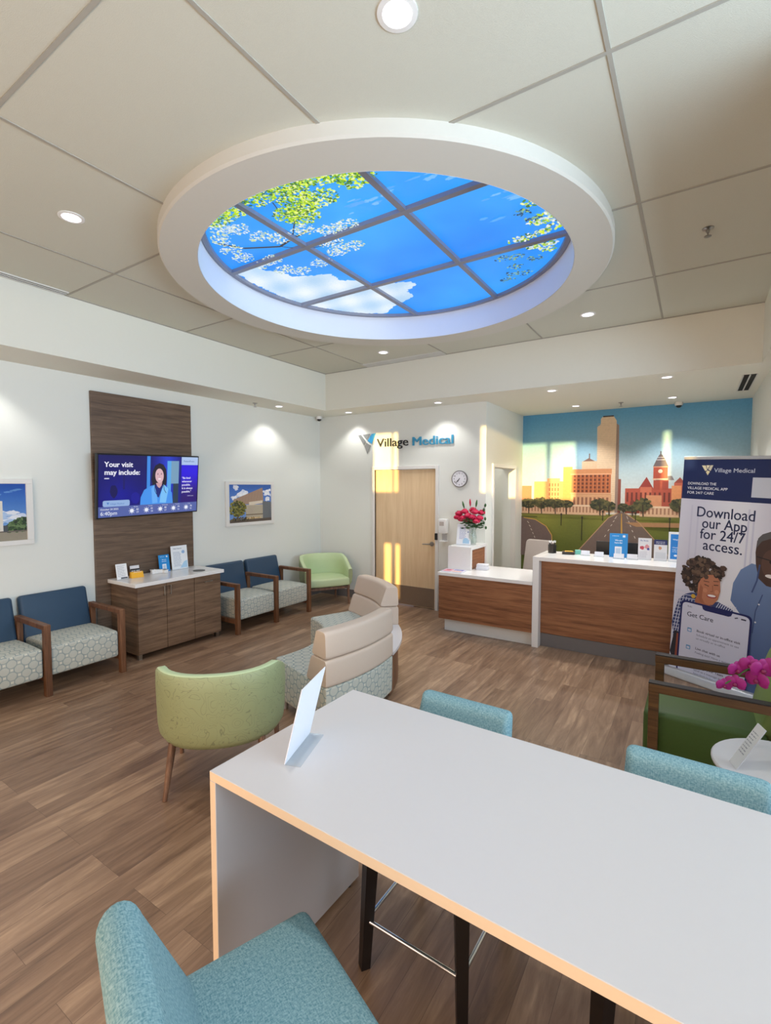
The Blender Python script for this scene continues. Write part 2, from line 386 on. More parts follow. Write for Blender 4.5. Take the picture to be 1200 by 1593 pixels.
# ceilings
RC = Vector((-2.2, 3.41)); RH, RO, ZR = 1.45, 1.705, 3.50
def rect_pt(a, x0, x1, y0, y1):
    dx, dy = cos(a), sin(a); t = min([((x1 if dx > 0 else x0) - RC.x) / dx if abs(dx) > 1e-9 else 1e9, ((y1 if dy > 0 else y0) - RC.y) / dy if abs(dy) > 1e-9 else 1e9]); return (RC.x + dx * t, RC.y + dy * t)
b = B(); angs = sorted([2 * pi * k / 96 for k in range(96)] + [math.atan2(y - RC.y, x - RC.x) % (2 * pi) for x in (XI, XE) for y in (YF, YI)])
inn = [b.verts.new((RC.x + RH * 1.02 * cos(a), RC.y + RH * 1.02 * sin(a), ZC)) for a in angs]; outv = [b.verts.new((*rect_pt(a, XI, XE, YF, YI), ZC)) for a in angs]
for i in range(len(angs)): j = (i + 1) % len(angs); b.faces.new((inn[i], inn[j], outv[j], outv[i]))
r = bmesh.ops.extrude_face_region(b, geom=list(b.faces)); bmesh.ops.translate(b, vec=(0, 0, .05), verts=[v for v in r['geom'] if isinstance(v, bmesh.types.BMVert)])
struct('ceiling', b, 'tile')
# lowered plaster soffits: left, back, alcove, right
b = B(); box(b, XL, XI, YF, YB, ZL, ZC + .05); struct('trim_1', b, 'soffit_paint')
b = B(); box(b, XI, XJ, YI, YB, ZL, ZC + .05); box(b, XI, XE, YI, YM, ZC, ZC + .05); struct('trim_2', b, 'soffit_paint')
b = B(); box(b, XS, XR, YB, YM, ZL, ZL + .1); box(b, XS - 1.2, XS, YB + .1, YM, ZL, ZL + .1); struct('ceiling_alcove', b, 'soffit_paint')
b = B(); box(b, XJ, XR + .3, 2.4, YB, ZL, ZC + .05); struct('trim_3', b, 'soffit_paint')
# tile joints (strips of the hanging grid)
b = B(); gx = [-4.03, -2.795, -1.565, -.343, .88, 2.10]; gy = [-1.48, -.26, .957, 2.17, 3.385, 4.62]
def strips(vals, lo, hi, horiz):
    for v in vals:
        c = RC.x if not horiz else RC.y; o_ = RC.y if not horiz else RC.x; d = abs(v - c); segs = [(lo, hi)]
        if d < RO: h = math.sqrt(RO ** 2 - d ** 2) - .01; segs = [(lo, o_ - h), (o_ + h, hi)]
        for s, e in segs:
            if e - s > .02:
                if horiz: box(b, s, e, v - .009, v + .009, ZC - .0046, ZC + .002)
                else: box(b, v - .009, v + .009, s, e, ZC - .004, ZC + .002)
strips(gx, YF, YI, False); strips(gy, XI, XJ, True)
box(b, XI, XI + .016, YF, YI, ZC - .006, ZC); box(b, XI, XJ, YI - .016, YI, ZC - .006, ZC); struct('trim_4', b, 'tile_joint')
b = B(); lathe(b, [(RH, ZR), (RO - .012, ZR), (RO, ZR + .012), (RO, ZC), (RO - .05, ZC + .01), (RH, ZC + .01), (RH, ZR)], 128, Matrix.Translation((RC.x, RC.y, 0))); struct('trim_5', b, 'ring_paint', smooth=30)
b = B(); lathe(b, [(RH - .004, ZR + .001), (RH - .004, 3.80), (RH + .02, 3.80), (RH + .02, ZR + .02), (RH - .004, ZR + .001)], 128, Matrix.Translation((RC.x, RC.y, 0))); struct('trim_6', b, 'well_sky_tint', smooth=30)
# baseboards
b = B(); box(b, XL, XL + .012, YF, YB, 0, .13); struct('baseboard_left', b, 'base_grey')
b = B(); box(b, XL, DX0 - .06, YB - .012, YB, 0, .13); box(b, DX1 + .06, -2.76, YB - .012, YB, 0, .13); struct('baseboard_back', b, 'base_grey')
# door in the back wall
b = B(); bw = .05
box(b, DX0 - bw, DX0, YB - .025, YB + .1, 0, DZ + bw, .004); box(b, DX1, DX1 + bw, YB - .025, YB + .1, 0, DZ + bw, .004); box(b, DX0, DX1, YB - .025, YB + .1, DZ, DZ + bw, .004)
d1 = struct('door_1', b, 'frame_white')
b = B(); box(b, DX0 + .004, DX1 - .004, YB + .02, YB + .065, .012, DZ - .004); obj('door_leaf', b, 'maple', d1)
b = B(); box(b, DX0 + .03, DX1 - .03, YB + .014, YB + .02, .02, .31); obj('kick_plate', b, 'kick_metal', d1)
b = B(); t = Matrix.Rotation(pi / 2, 4, 'X')
rod(b, (-3.30, YB + .02, .99), (-3.30, YB + .008, .99), .035, .035, 20); rod(b, (-3.30, YB + .01, .99), (-3.30, YB - .045, .99), .012); rod(b, (-3.30, YB - .042, .99), (-3.43, YB - .042, .985), .011, .008)
obj('door_handle', b, 'steel', d1, 40)
b = B(); box(b, DX1 + .004, DX1 + .046, YB - .05, YB - .025, 1.06, 1.16, .005); kr = obj('card_reader', b, 'black_plastic'); tag(kr, 'small black card reader on the frame of the maple door', 'card reader')
# passage frame
b = B(); box(b, XS - .05, XS + .02, PY0 - .05, PY0 + .002, 0, PZ + .05, .004); box(b, XS - .05, XS + .02, PY1 - .002, PY1 + .05, 0, PZ + .05, .004); box(b, XS - .05, XS + .02, PY0, PY1, PZ - .002, PZ + .05, .004); struct('door_2', b, 'frame_white')

light('SPOT', 'added_passage_fill', (XS - .65, 7.2, ZL - .03), 26, (1, .95, .88), spot_size=radians(130), spot_blend=.5, shadow_soft_size=.05)  # added hidden lamp that brightens the passage
# ------------------------------------------------------------ glowing sky ceiling in the ring
sk = empty('sky_ceiling_light', 'round backlit blue sky ceiling light with leaf and cloud print in the ceiling ring', 'ceiling light', (RC.x, RC.y, 3.74))
b = B(); lathe(b, [(0, .03), (1.44, .03), (1.44, .034), (0, .034)], 96); obj('sky_panel', b, 'sky_glow', sk)
b = B(); lathe(b, [(1.40, 0), (1.44, 0), (1.44, .04), (1.40, .028), (1.40, 0)], 96)
for v, lo in ((.45, 0), (-.46, 0)):
    h = math.sqrt(1.41 ** 2 - v * v)
    for s_ in (0, 1):
        a = dict(x0=v - .022, x1=v + .022, y0=-h, y1=h) if s_ == 0 else dict(x0=-h, x1=h, y0=v - .022, y1=v + .022)
        box(b, a['x0'], a['x1'], a['y0'], a['y1'], -.002 * s_, .028)
obj('panel_frame', b, 'bar_grey', sk, 30)
A = Art(); A.d = 3e-6
def inr(x, y, m=1.39): return x * x + y * y < m * m
def sx(x, y): return (x, -y)            # art is seen from below
# clouds
def lerp_(a, c, t): return tuple(p + (q - p) * t for p, q in zip(a, c))
def cloud(pts, n, col, rmin=.02, rmax=.07, jit=.06):
    for _ in range(n):
        a = random.choice(pts); x = a[0] + random.gauss(0, jit); y = a[1] + random.gauss(0, jit); r = random.uniform(rmin, rmax)
        if inr(x, y, 1.40 - r): A.blob(x, -y, r * random.uniform(1, 1.6), r, tuple(min(255, c + random.randint(-10, 6)) for c in col), .25)
big = []
for x in [i * .03 - 1.4 for i in range(60)]:
    for y in [j * .03 - .5 for j in range(64)]:
        lim = -.98 + .10 * sin(9 * y + 1) + .06 * sin(23 * y) + (.30 * math.exp(-((y - .25) / .2) ** 2)) + (.75 * math.exp(-((y - .62) / .26) ** 2)) + .45 * math.exp(-((y - 1.0) / .2) ** 2)
        if y > -.45 and x < lim and inr(x, y, 1.37): big.append((x, y))
for x, y in big: A.blob(x, -y, .045, .036, lerp_((236, 244, 252), (176, 210, 240), .5 + .5 * sin(7 * x + 11 * y) * sin(5 * y - 9 * x)), .3, 10)
A.up(2)
for x, y, n in ((.95, -.65, 14), (.74, -.74, 6), (.38, -.69, 10), (.2, -.68, 8), (1.17, -.25, 12), (.9, 0, 3)):
    for _ in range(n):
        X, Y = x + random.gauss(0, .07), y + random.gauss(0, .03)
        if inr(X, Y, 1.33): A.blob(X, -Y, random.uniform(.02, .06), random.uniform(.006, .018), random.choice([(120, 190, 250), (90, 172, 250)]), .3)
A.up(2)
def leaves(cx, cy, r, n, cols, ls=.02):
    for _ in range(n):
        q = random.random() ** .6 * r; t_ = random.random() * 2 * pi; x = cx + q * cos(t_) * 1.2; y = cy + q * sin(t_) * .8
        if not inr(x, y, 1.37): continue
        k = random.uniform(.6, 1.2) * ls; A.ell(x, -y, k, k * .55, random.choice(cols), 6, random.random() * 180)
def branch(pts, w_): A.line([(x, -y) for x, y in pts], w_, (60, 60, 70))
branch([(-1.03, -.85), (-.92, -.69), (-.75, -.6), (-.65, -.55), (-.48, -.59), (-.29, -.61)], .022); branch([(-.48, -.59), (-.34, -.72), (-.1, -.9), (.03, -1.0)], .01); branch([(-.65, -.55), (-.5, -.4), (-.2, -.35)], .009); branch([(-.26, -1.01), (-.31, -.88), (-.3, -.7)], .008)
A.up(2)
YG = [(206, 234, 20), (170, 214, 20), (130, 190, 40), (226, 246, 80), (84, 140, 60), (236, 246, 170), (60, 110, 60)]
WG = [(226, 236, 240), (200, 220, 230), (240, 246, 236), (180, 206, 190), (214, 226, 150)]
for x, y in ((-.6, -1.09), (-.5, -1.2), (-.31, -1.11), (-.04, -1.1), (-.1, -1.0), (.07, -1.09), (.23, -1.05), (.36, -1.0), (.37, -.92), (.04, -.88), (-.24, -.86), (-.1, -.89), (-.2, -.78), (.0, -1.2), (-.2, -1.2), (.25, -1.2), (-.75, -1.1)): leaves(x, y, .12, 190, YG, .014)
for x, y in ((-.81, -.98), (-.72, -.92), (-.65, -.76), (-.54, -.66), (-.31, -.65), (-.15, -.55), (0, -.53), (-.14, -.26), (-.3, -.26), (-.25, -.4), (-.54, -.18), (-.8, -.16), (-.9, -.26), (-.97, -.42), (-1.03, -.6), (-1.0, -.75), (-.85, -.45), (-.95, -.9)): leaves(x, y, .09, 80, WG, .012)
for x, y in ((1.06, .35), (1.17, .33), (1.26, .12), (1.28, .2), (1.28, .3), (1.07, .53), (1.18, .53), (1.14, .62), (.98, .35), (1.22, -.09), (1.19, .17)): leaves(x, y, .06, 30, YG + WG, .018)
for x, y in ((1.13, 0), (1.18, .12), (.79, .58), (.89, .61), (.77, .9), (.69, 1.0), (.86, .95), (1.01, .72), (.83, .78)): leaves(x, y, .06, 26, [(40, 90, 130), (90, 150, 160), (30, 70, 110), (150, 190, 120)], .015)
A.out('sky_print', 'sky_art', sk, (0, 0, .028), (pi, 0, 0))

# ------------------------------------------------------------ ceiling fittings
def downlight(loc, R, label, energy, spread=100, group='recessed ceiling lights', col=(1, .97, .93)):
    o = empty('recessed_light', label, 'ceiling light', loc, 0, group)
    b = B(); lathe(b, [(R * .72, .0), (R * .74, -.006), (R, -.004), (R, .0)], 32); obj('trim_ring', b, 'white_plastic', o, 40)
    b = B(); lathe(b, [(0, -.002), (R * .73, -.002), (R * .73, 0), (0, 0)], 32); obj('lens', b, 'lamp_glow', o)
    light('SPOT', 'downlight', (loc[0], loc[1], loc[2] - .03), energy, col, spot_size=radians(spread), spot_blend=.55, shadow_soft_size=.05)
    return o
HG = 'lights in the tile ceiling around the sky ring'
for x, y, l in ((-.97, 1.58, 'large bright recessed light at the very top, nearest the viewer'), (-3.43, 1.58, 'recessed light in the tile ceiling left of the sky ring'), (-.97, 5.255, 'recessed light in the tile ceiling right of the sky ring near the beam'), (-3.45, 5.285, 'recessed light in the tile ceiling beyond the sky ring above the logo wall')):
    downlight((x, y, ZC), .075, l, 50, 92, HG)
for x, y, l, e in ((-5.165, 1.62, 'recessed light in the left soffit above the picture cut by the left edge', 26), (-5.165, 5.12, 'recessed light in the left soffit above the framed picture near the corner', 26), (-4.66, 6.13, 'recessed light in the back soffit above the triangular wall logo', 22), (-3.07, 6.10, 'recessed light in the back soffit above the blue lettering', 22), (-1.52, 6.1, 'front left recessed light in the alcove ceiling', 22), (-.30, 6.02, 'front right recessed light in the alcove ceiling', 22), (-1.51, 7.44, 'rear left recessed light in the alcove ceiling close to the mural', 22), (-.30, 7.42, 'rear right recessed light in the alcove ceiling beside the dome camera', 22)):
    downlight((x, y, ZL), .065, l, e * (.62 if y < 5.2 or x < -2 else 2.3), 112)
def sprinkler(loc, label):
    b = B(); lathe(b, [(.035, 0), (.035, -.004), (.012, -.012), (.010, -.03), (.004, -.035), (.004, -.05), (.022, -.052), (.022, -.055), (0, -.056)], 16, None)
    tag(obj('fire_sprinkler', b, 'steel', None, 40, loc), label, 'sprinkler', 'fire sprinklers')
sprinkler((.015, 3.966, ZC), 'fire sprinkler head in the tile ceiling at the right'); sprinkler((-5.25, 4.74, ZL), 'fire sprinkler head in the left soffit'); sprinkler((-.92, 7.48, ZL), 'fire sprinkler head in the alcove ceiling near the mural')
def domecam(loc, label):
    o = empty('security_camera', label, 'security camera', loc, 0, 'dome security cameras')
    b = B(); lathe(b, [(0, 0), (.05, 0), (.052, -.03), (.045, -.045), (0, -.045)], 24); obj('housing', b, 'white_plastic', o, 40)
    b = B(); lathe(b, [(.036, -.045), (.032, -.062), (.018, -.074), (0, -.078)], 24); obj('dome', b, 'black_plastic', o, 60)
domecam((-5.36, 6.24, ZL), 'white dome camera in the corner of the left and back walls'); domecam((-.24, 7.9, ZL), 'white dome camera on the alcove ceiling above the mural')
def vent(name, x0, x1, y0, y1, z, n, along, label, slat='white_metal'):
    o = empty(name, label, 'vent', ((x0 + x1) / 2, (y0 + y1) / 2, z)); cx, cy = (x0 + x1) / 2, (y0 + y1) / 2
    b = B(); box(b, x0 - cx, x1 - cx, y0 - cy, y1 - cy, -.003, 0); obj('dark_slot', b, 'dark_gap', o)
    b = B()
    for i in range(n + 1):
        if along == 'x': y = y0 - cy + (y1 - y0) * i / n; box(b, x0 - cx, x1 - cx, y - .006, y + .006, -.01, 0)
        else: x = x0 - cx + (x1 - x0) * i / n; box(b, x - .006, x + .006, y0 - cy, y1 - cy, -.01, 0)
    obj('vent_slats', b, slat, o)
vent('linear_vent', -4.84, -4.76, -1.0, 2.15, ZC, 2, 'y', 'long double slot air vent along the left edge of the tile ceiling')
vent('slotted_vent', -4.05, -2.80, 5.64, 5.78, ZC, 7, 'x', 'wide slatted air grille in the tile ceiling above the logo wall')
vent('linear_vent', .38, .50, 6.35, 7.35, ZL, 2, 'y', 'black double slot air vent in the alcove ceiling at the right')
#PART2

# ------------------------------------------------------------ furniture
def part(name, bm, mat, root, smooth=None):          # built in world coordinates under an unrotated root
    return obj(name, bm, mat, root, smooth, tuple(-c for c in root.location))
BC = []
def bench(y0, labels):
    o = empty('waiting_bench', labels, 'bench', (-5.05, y0 + .655, 0), 0, None); oy = y0 + .655; P = .655
    for k in (-1, 0, 1):
        y = k * P; b = B(); box(b, .262, .315, y - .026, y + .026, 0, .635, .004); obj('leg', b, 'chair_wood', o)
        b = B(); box(b, -.30, -.25, y - .024, y + .024, 0, .60, .004); obj('leg', b, 'chair_wood', o)
        b = B(); box(b, -.30, .314, y - .028, y + .028, .592, .637, .006); obj('armrest', b, 'chair_wood', o)
        b = B(); box(b, -.25, .262, y - .02, y + .02, .13, .19, .004); obj('side_rail', b, 'chair_wood', o)
    for k in (-.5, .5):
        y = k * P; b = B(); t = B(); box(t, -.24, .29, y - .296, y + .296, .17, .425, .022, 4)
        bmesh.ops.subdivide_edges(t, edges=[e for e in t.edges if e.calc_length() > .3], cuts=5, use_grid_fill=True)
        for v in t.verts:
            if v.co.z > .40: v.co.z += .028 * (1 - ((v.co.x - .02) / .29) ** 2) * (1 - ((v.co.y - y) / .31) ** 2) ** .6 if abs(v.co.y - y) < .31 and abs(v.co.x - .02) < .29 else 0
        merge(b, t); obj('seat', b, 'circle_fabric', o, 40)
        b = B(); M = Matrix.Translation((-.255, y, .34)) @ Matrix.Rotation(radians(-13), 4, 'Y'); box(b, -.05, .035, -.302, .302, 0, .475, .03, 4, M); obj('backrest', b, 'vinyl_blue', o, 50)
    b = B(); box(b, -.29, -.26, -P, P, .27, .33); obj('rear_rail', b, 'chair_wood', o)
bench(1.22, 'two seat waiting bench with blue backs cut off by the left edge of the view')
bench(3.97, 'two seat waiting bench with blue backs between the cabinet and the corner armchair')

# wood wall panel, television, cabinet
b = B(); box(b, XL + .001, XL + .035, 2.63, 3.832, .0, 2.867, .002); tag(obj('wall_panel', b, 'panel_wood'), 'tall brown wood grain panel on the left wall behind the television', 'wall panel')
tv = empty('television', 'wall mounted television showing a smiling doctor on a blue screen', 'television', (-5.30, 3.20, 1.865))
tv.rotation_euler = (0, 0, radians(90))              # local x runs along the wall, -y points into the room... the face looks to +X
R = Matrix.Rotation(radians(7), 4, 'X') @ Matrix.Rotation(radians(-1.5), 4, 'Y')
b = B(); box(b, -.61, .61, -.025, .022, -.35, .35, .006, 2, R); obj('casing', b, 'black_plastic', tv)
b = B(); box(b, -.15, .15, .0, .13, -.12, .12, .004); obj('wall_mount', b, 'black_plastic', tv)
A = Art(); A.t = Matrix.Translation((-.595, -.335, 0))
W_, H_ = 1.19, .67
def tvbg(x, y):
    u = (x + .595) / 1.19; v = (y + .335) / .67; k = max(0, 1 - abs(u - .2) / .35) * max(0, 1 - abs(v - .35) / .5); q = max(0, 1 - abs(u - .66) / .2)
    return (8 + 30 * q, 6 + 60 * q + 10 * k, 95 + 120 * q + 60 * k)
A.grad(0, .115, .965, H_, 24, 12, tvbg)
A.rect(0, 0, W_, .115, (84, 100, 168)); A.grad(.965, .115, W_, .575, 4, 8, lambda x, y: (40, 10, 170 + 60 * sin(y * 9)))
A.rect(.965, .575, W_, H_, (176, 200, 240)); A.up()
A.rect(.53, .115, .57, H_, (60, 140, 230)); A.rect(.78, .115, .83, .62, (90, 170, 235)); A.rect(.83, .35, .93, .62, (120, 160, 190)); A.rect(.86, .115, .93, .35, (40, 60, 80)); A.rect(.26, .3, .28, .62, (16, 14, 100)); A.blob(.16, .28, .04, .07, (10, 8, 84), .12); A.blob(.40, .2, .05, .07, (20, 22, 150), .12); A.up()
# doctor
A.poly([(.455, .115), (.46, .2), (.50, .285), (.58, .33), (.64, .345), (.72, .33), (.80, .30), (.845, .24), (.86, .115)], (70, 150, 240)); A.up()
A.poly([(.60, .34), (.585, .40), (.60, .50), (.63, .565), (.68, .592), (.73, .575), (.765, .52), (.775, .42), (.77, .34), (.72, .30), (.64, .30)], (28, 22, 40)); A.up()
A.poly([(.625, .33), (.66, .20), (.68, .19), (.73, .33), (.70, .36), (.65, .36)], (24, 40, 120)); A.poly([(.64, .36), (.66, .32), (.685, .30), (.71, .33), (.72, .37)], (205, 160, 165)); A.up()
A.ell(.683, .445, .052, .085, (222, 182, 190), 26, 4); A.poly([(.585, .30), (.62, .345), (.655, .22), (.665, .13), (.60, .125)], (104, 176, 250)); A.poly([(.80, .29), (.735, .345), (.70, .22), (.69, .13), (.77, .125)], (124, 196, 252)); A.up()
A.poly([(.63, .50), (.66, .552), (.69, .535), (.73, .50), (.735, .545), (.70, .575), (.65, .57), (.625, .53)], (28, 22, 40)); A.ell(.662, .463, .009, .004, (40, 24, 40)); A.ell(.706, .465, .009, .004, (40, 24, 40)); A.ell(.684, .408, .02, .007, (250, 240, 245)); A.line([(.684, .455), (.680, .432), (.688, .43)], .003, (180, 130, 140)); A.line([(.63, .34), (.625, .28), (.65, .23)], .006, (20, 30, 60)); A.line([(.735, .34), (.745, .28), (.77, .24)], .006, (20, 30, 60)); A.line([(.655, .474), (.67, .476)], .003, (40, 24, 40)); A.line([(.699, .477), (.714, .476)], .003, (40, 24, 40)); A.up()
A.text('Your visit', .06, .545, .078, (245, 245, 255), .035); A.text('may include:', .06, .46, .078, (245, 245, 255), .035); A.rect(.06, .415, .11, .425, (230, 230, 250))
A.rrect(.045, .115, .335, .182, .02, (150, 180, 225)); A.up(); A.text('Village Medical', .12, .135, .026, (70, 120, 190)); A.poly([(.085, .16), (.112, .16), (.099, .135)], (60, 120, 200))
A.text('PatientPoint', .99, .61, .03, (40, 80, 150)); 
for i, s_ in enumerate(('"Be kind', 'whenever', 'possible.', 'It is always', 'possible."')): A.text(s_, .975, .405 - i * .042, .034, (235, 235, 255), .03)
A.text('-Dalai Lama', 1.05, .19, .018, (220, 220, 250)); A.text('October 24 2022', .02, .078, .027, (235, 240, 250), .01); A.text('6:40pm', .02, .022, .06, (240, 245, 255))
for i, d in enumerate(('Monday', 'Tuesday', 'Wednesday', 'Thursday', 'Friday')):
    x = .36 + i * .17; A.ell(x, .055, .022, .022, (240, 244, 255), 14); A.text(d, x + .02, .095, .016, (230, 235, 250))
    for k in range(8): a = k * pi / 4; A.line([(x + .026 * cos(a), .055 + .026 * sin(a)), (x + .036 * cos(a), .055 + .036 * sin(a))], .005, (240, 244, 255))
    A.text(str(82 - i), x + .052, .06, .028, (240, 244, 255), .02); A.text('5' + str(9 - i), x + .052, .028, .028, (220, 226, 250), .01)
s_ = A.out('screen', 'screen_glow', tv); s_.matrix_local = R @ Matrix.Translation((0, -.027, 0)) @ Matrix.Rotation(pi / 2, 4, 'X')

cb = empty('storage_cabinet', 'brown laminate cabinet with white stone top against the wood wall panel', 'cabinet', (-5.18, 3.3, 0))
b = B(); box(b, -5.412, -4.915, 2.775, 3.825, .06, .79); part('body', b, 'laminate_wood', cb)
b = B(); box(b, -5.415, -4.868, 2.74, 3.86, .79, .83, .004); part('countertop', b, 'quartz', cb)
for y0, y1, hn in ((2.777, 3.105, 'v1'), (3.111, 3.455, 'v2')):
    b = B(); box(b, -4.915, -4.895, y0, y1, .065, .785, .001); d = part('door', b, 'laminate_wood', cb)
    hy = y1 - .035 if hn == 'v1' else y0 + .035; b = B(); tube(b, [(-4.895, hy, .66), (-4.872, hy, .66), (-4.872, hy, .755), (-4.895, hy, .755)], .005); obj('handle', b, 'steel', d, 60)
b = B(); box(b, -4.915, -4.895, 3.461, 3.823, .065, .785, .001); d = part('pull_out_front', b, 'laminate_wood', cb)
b = B(); tube(b, [(-4.895, 3.59, .715), (-4.872, 3.59, .715), (-4.872, 3.695, .715), (-4.895, 3.695, .715)], .005); obj('handle', b, 'steel', d, 60)
for x in (-5.39, -4.945):
    for y in (2.81, 3.79): b = B(); box(b, x - .02, x + .02, y - .02, y + .02, 0, .06); part('leg', b, 'steel', cb)
b = B(); t = Matrix.Translation((0, 0, 0)); lathe(b, [(0, 0), (.07, 0), (.07, .003), (.05, .003), (0, .001)], 28); part_h = obj('waste_opening', b, 'black_plastic', cb, None, (.14, .33, .831))

def card(name, label, cat, loc, rz, w_, h_, fn, lean=12, mat='paper', group=None, thick=.004, support=True):
    """upright card or sign: a thin slab leaning back, with its print on the front; local x right, front looks to -y"""
    o = empty(name, label, cat, loc, rz, group)
    R_ = Matrix.Rotation(radians(-lean), 4, 'X')
    b = B(); box(b, -w_ / 2, w_ / 2, 0, thick, 0, h_, .0008, 1, R_); obj('board', b, mat, o)
    if support: b = B(); box(b, -w_ / 2, w_ / 2, -.035, .03 + h_ * sin(radians(lean)) * .6, 0, .003); obj('foot', b, 'acrylic', o)
    if fn:
        A_ = Art(); A_.t = Matrix.Translation((-w_ / 2, 0, 0)); fn(A_, w_, h_); p = A_.out('print', 'print', o); p.matrix_local = R_ @ Matrix.Translation((0, -.0012, 0)) @ Matrix.Rotation(pi / 2, 4, 'X')
    return o
L90 = radians(90)
def f_text(A_, w_, h_):
    A_.rect(0, 0, w_, h_, (238, 242, 246)); A_.up(); A_.text('Masks Required', w_ * .15, h_ * .86, h_ * .06, (40, 60, 110), .02); A_.greek(w_ * .12, h_ * .72, w_ * .5, 14, h_ * .045, h_ * .022, (130, 150, 180)); A_.ell(w_ * .74, h_ * .72, w_ * .1, h_ * .07, (150, 185, 225)); A_.poly([(w_ * .5, h_ * .05), (w_ * .95, h_ * .05), (w_ * .95, h_ * .35), (w_ * .75, h_ * .3)], (176, 214, 240))
def f_list(A_, w_, h_):
    A_.rect(0, 0, w_, h_, (236, 238, 240)); A_.up(); A_.greek(w_ * .1, h_ * .88, w_ * .75, 14, h_ * .055, h_ * .02, (120, 126, 136)); A_.rect(w_ * .35, h_ * .03, w_ * .95, h_ * .12, (70, 72, 80))
def f_blue(A_, w_, h_):
    A_.rect(0, 0, w_, h_, (28, 140, 214)); A_.up(); A_.greek(w_ * .15, h_ * .88, w_ * .45, 1, .1, h_ * .03, (200, 230, 250)); A_.rect(w_ * .72, h_ * .84, w_ * .86, h_ * .93, (230, 240, 250)); A_.text('We are', w_ * .3, h_ * .68, h_ * .09, (240, 248, 255), .02); A_.text('here for', w_ * .28, h_ * .58, h_ * .09, (240, 248, 255), .02); A_.rrect(w_ * .3, h_ * .08, w_ * .68, h_ * .45, .004, (236, 242, 250)); A_.up(); A_.rect(w_ * .36, h_ * .14, w_ * .62, h_ * .38, (196, 214, 234))
card('printed_card', 'white price list card leaning at the left end of the cabinet top', 'card', (-5.27, 2.83, .831), L90 - .1, .115, .17, f_list, 14)
card('information_sign', 'large pale blue printed notice standing at the right end of the cabinet top', 'sign', (-5.33, 3.575, .831), L90, .22, .29, f_text, 6)
card('brochure_holder', 'bright blue brochure stand on the cabinet top', 'brochure stand', (-5.33, 3.37, .831), L90, .135, .20, f_blue, 8, 'brochure_blue')
def f_black(A_, w_, h_): A_.rect(0, 0, w_, h_, (30, 32, 38)); A_.up(); A_.rect(0, h_ * .72, w_, h_, (225, 226, 230)); A_.text('RELIEF', w_ * .12, h_ * .38, h_ * .26, (240, 240, 240), .03); A_.greek(w_ * .15, h_ * .2, w_ * .7, 2, h_ * .1, h_ * .06, (190, 190, 196))
card('small_flyer', 'small black and white flyer behind the yellow box on the cabinet', 'flyer', (-5.31, 2.995, .831), L90 - .1, .10, .125, f_black, 10)
yb = empty('yellow_display_box', 'small yellow card box on the cabinet top', 'box', (-5.25, 2.975, .831), L90 - .15)
b = B(); loft(b, [[(-.065, -.035, 0), (-.065, .035, 0), (-.065, .02, .065), (-.065, -.01, .065)], [(.065, -.035, 0), (.065, .035, 0), (.065, .02, .065), (.065, -.01, .065)]]); obj('box_body', b, 'yellow', yb)
b = B(); box(b, -.035, .05, -.030, -.027, .018, .055, 0, 1, Matrix.Rotation(radians(-18), 4, 'X')); obj('label_window', b, 'paper', yb)
tubs = None
for k, (x, y) in enumerate(((-5.30, 3.20), (-5.29, 3.235), (-5.285, 3.275), (-5.26, 3.315))):
    b = B(); box(b, -.022, .022, -.045 if k == 3 else -.02, .02, 0, .052 - .004 * k, .004); box(b, -.026, .026, -.05 if k == 3 else -.024, .024, .045 - .004 * k, .052 - .004 * k, .002)
    o = obj('card_dispenser', b, 'white_plastic', None, None, (x, y, .831), (0, 0, L90)); tag(o, ('leftmost', 'second from left', 'third from left', 'rightmost and widest')[k] + ' of the small white dispensers beside the blue brochure stand', 'card dispenser', 'white dispensers on the cabinet top')

# framed pictures
def picture(y0, label, fn):
    o = empty('framed_picture', label, 'picture', (XL + .001, y0 + .45, 1.605)); o.rotation_euler = (0, 0, L90)
    b = B()
    for a, c, d, e in ((-.45, .45, .27, .315), (-.45, .45, -.315, -.27), (-.45, -.393, -.27, .27), (.393, .45, -.27, .27)): box(b, a, c, -.03, 0, d, e, .003)
    obj('frame', b, 'frame_white', o)
    A_ = Art(); A_.t = Matrix.Translation((-.395, -.272, 0)); fn(A_); A_.out('photo_print', 'print_soft', o, (0, -.014, 0), (pi / 2, 0, 0))
    b = B(); box(b, -.4, .4, -.013, -.002, -.275, .275); obj('backing', b, 'paper', o)
def pic_sky(A_, top, low): A_.grad(0, 0, .79, .544, 8, 10, lambda x, y: tuple(a + (c - a) * max(0, min(1, (y + .272) / .544)) for a, c in zip(low, top)))
def pic_a(A_):
    pic_sky(A_, (14, 74, 170), (150, 190, 232)); A_.up()
    for _ in range(60): x = random.uniform(0, .79); A_.blob(x, random.uniform(.17, .27), .05, .02, random.choice([(206, 216, 236), (170, 196, 230), (226, 230, 240)]), .3)
    for _ in range(14): x = random.uniform(.4, .75); A_.blob(x, .42 + (x - .5) * .3, .03, .006, (90, 140, 205), .3)
    A_.up(); A_.rect(0, 0, .79, .095, (148, 140, 122)); A_.rect(.30, .09, .60, .38, (222, 216, 206)); A_.up()
    for i in range(6): A_.rect(.31 + i * .048, .10, .335 + i * .048, .37, (186, 180, 170))
    A_.up()
    for _ in range(170): x = random.uniform(.63, .79); A_.blob(x, random.uniform(.09, .12 + .10 * sin((x - .6) * 9)), .016, .014, random.choice([(44, 70, 34), (70, 96, 50), (100, 124, 76), (28, 44, 24)]), .3, 8)
    for _ in range(60): x = random.uniform(0, .3); A_.blob(x, random.uniform(.09, .15), .02, .018, random.choice([(44, 70, 34), (70, 96, 50)]), .3, 8)
    A_.up(); A_.rect(0, .085, .79, .097, (110, 100, 90)); A_.rect(.60, .09, .635, .15, (70, 74, 80))
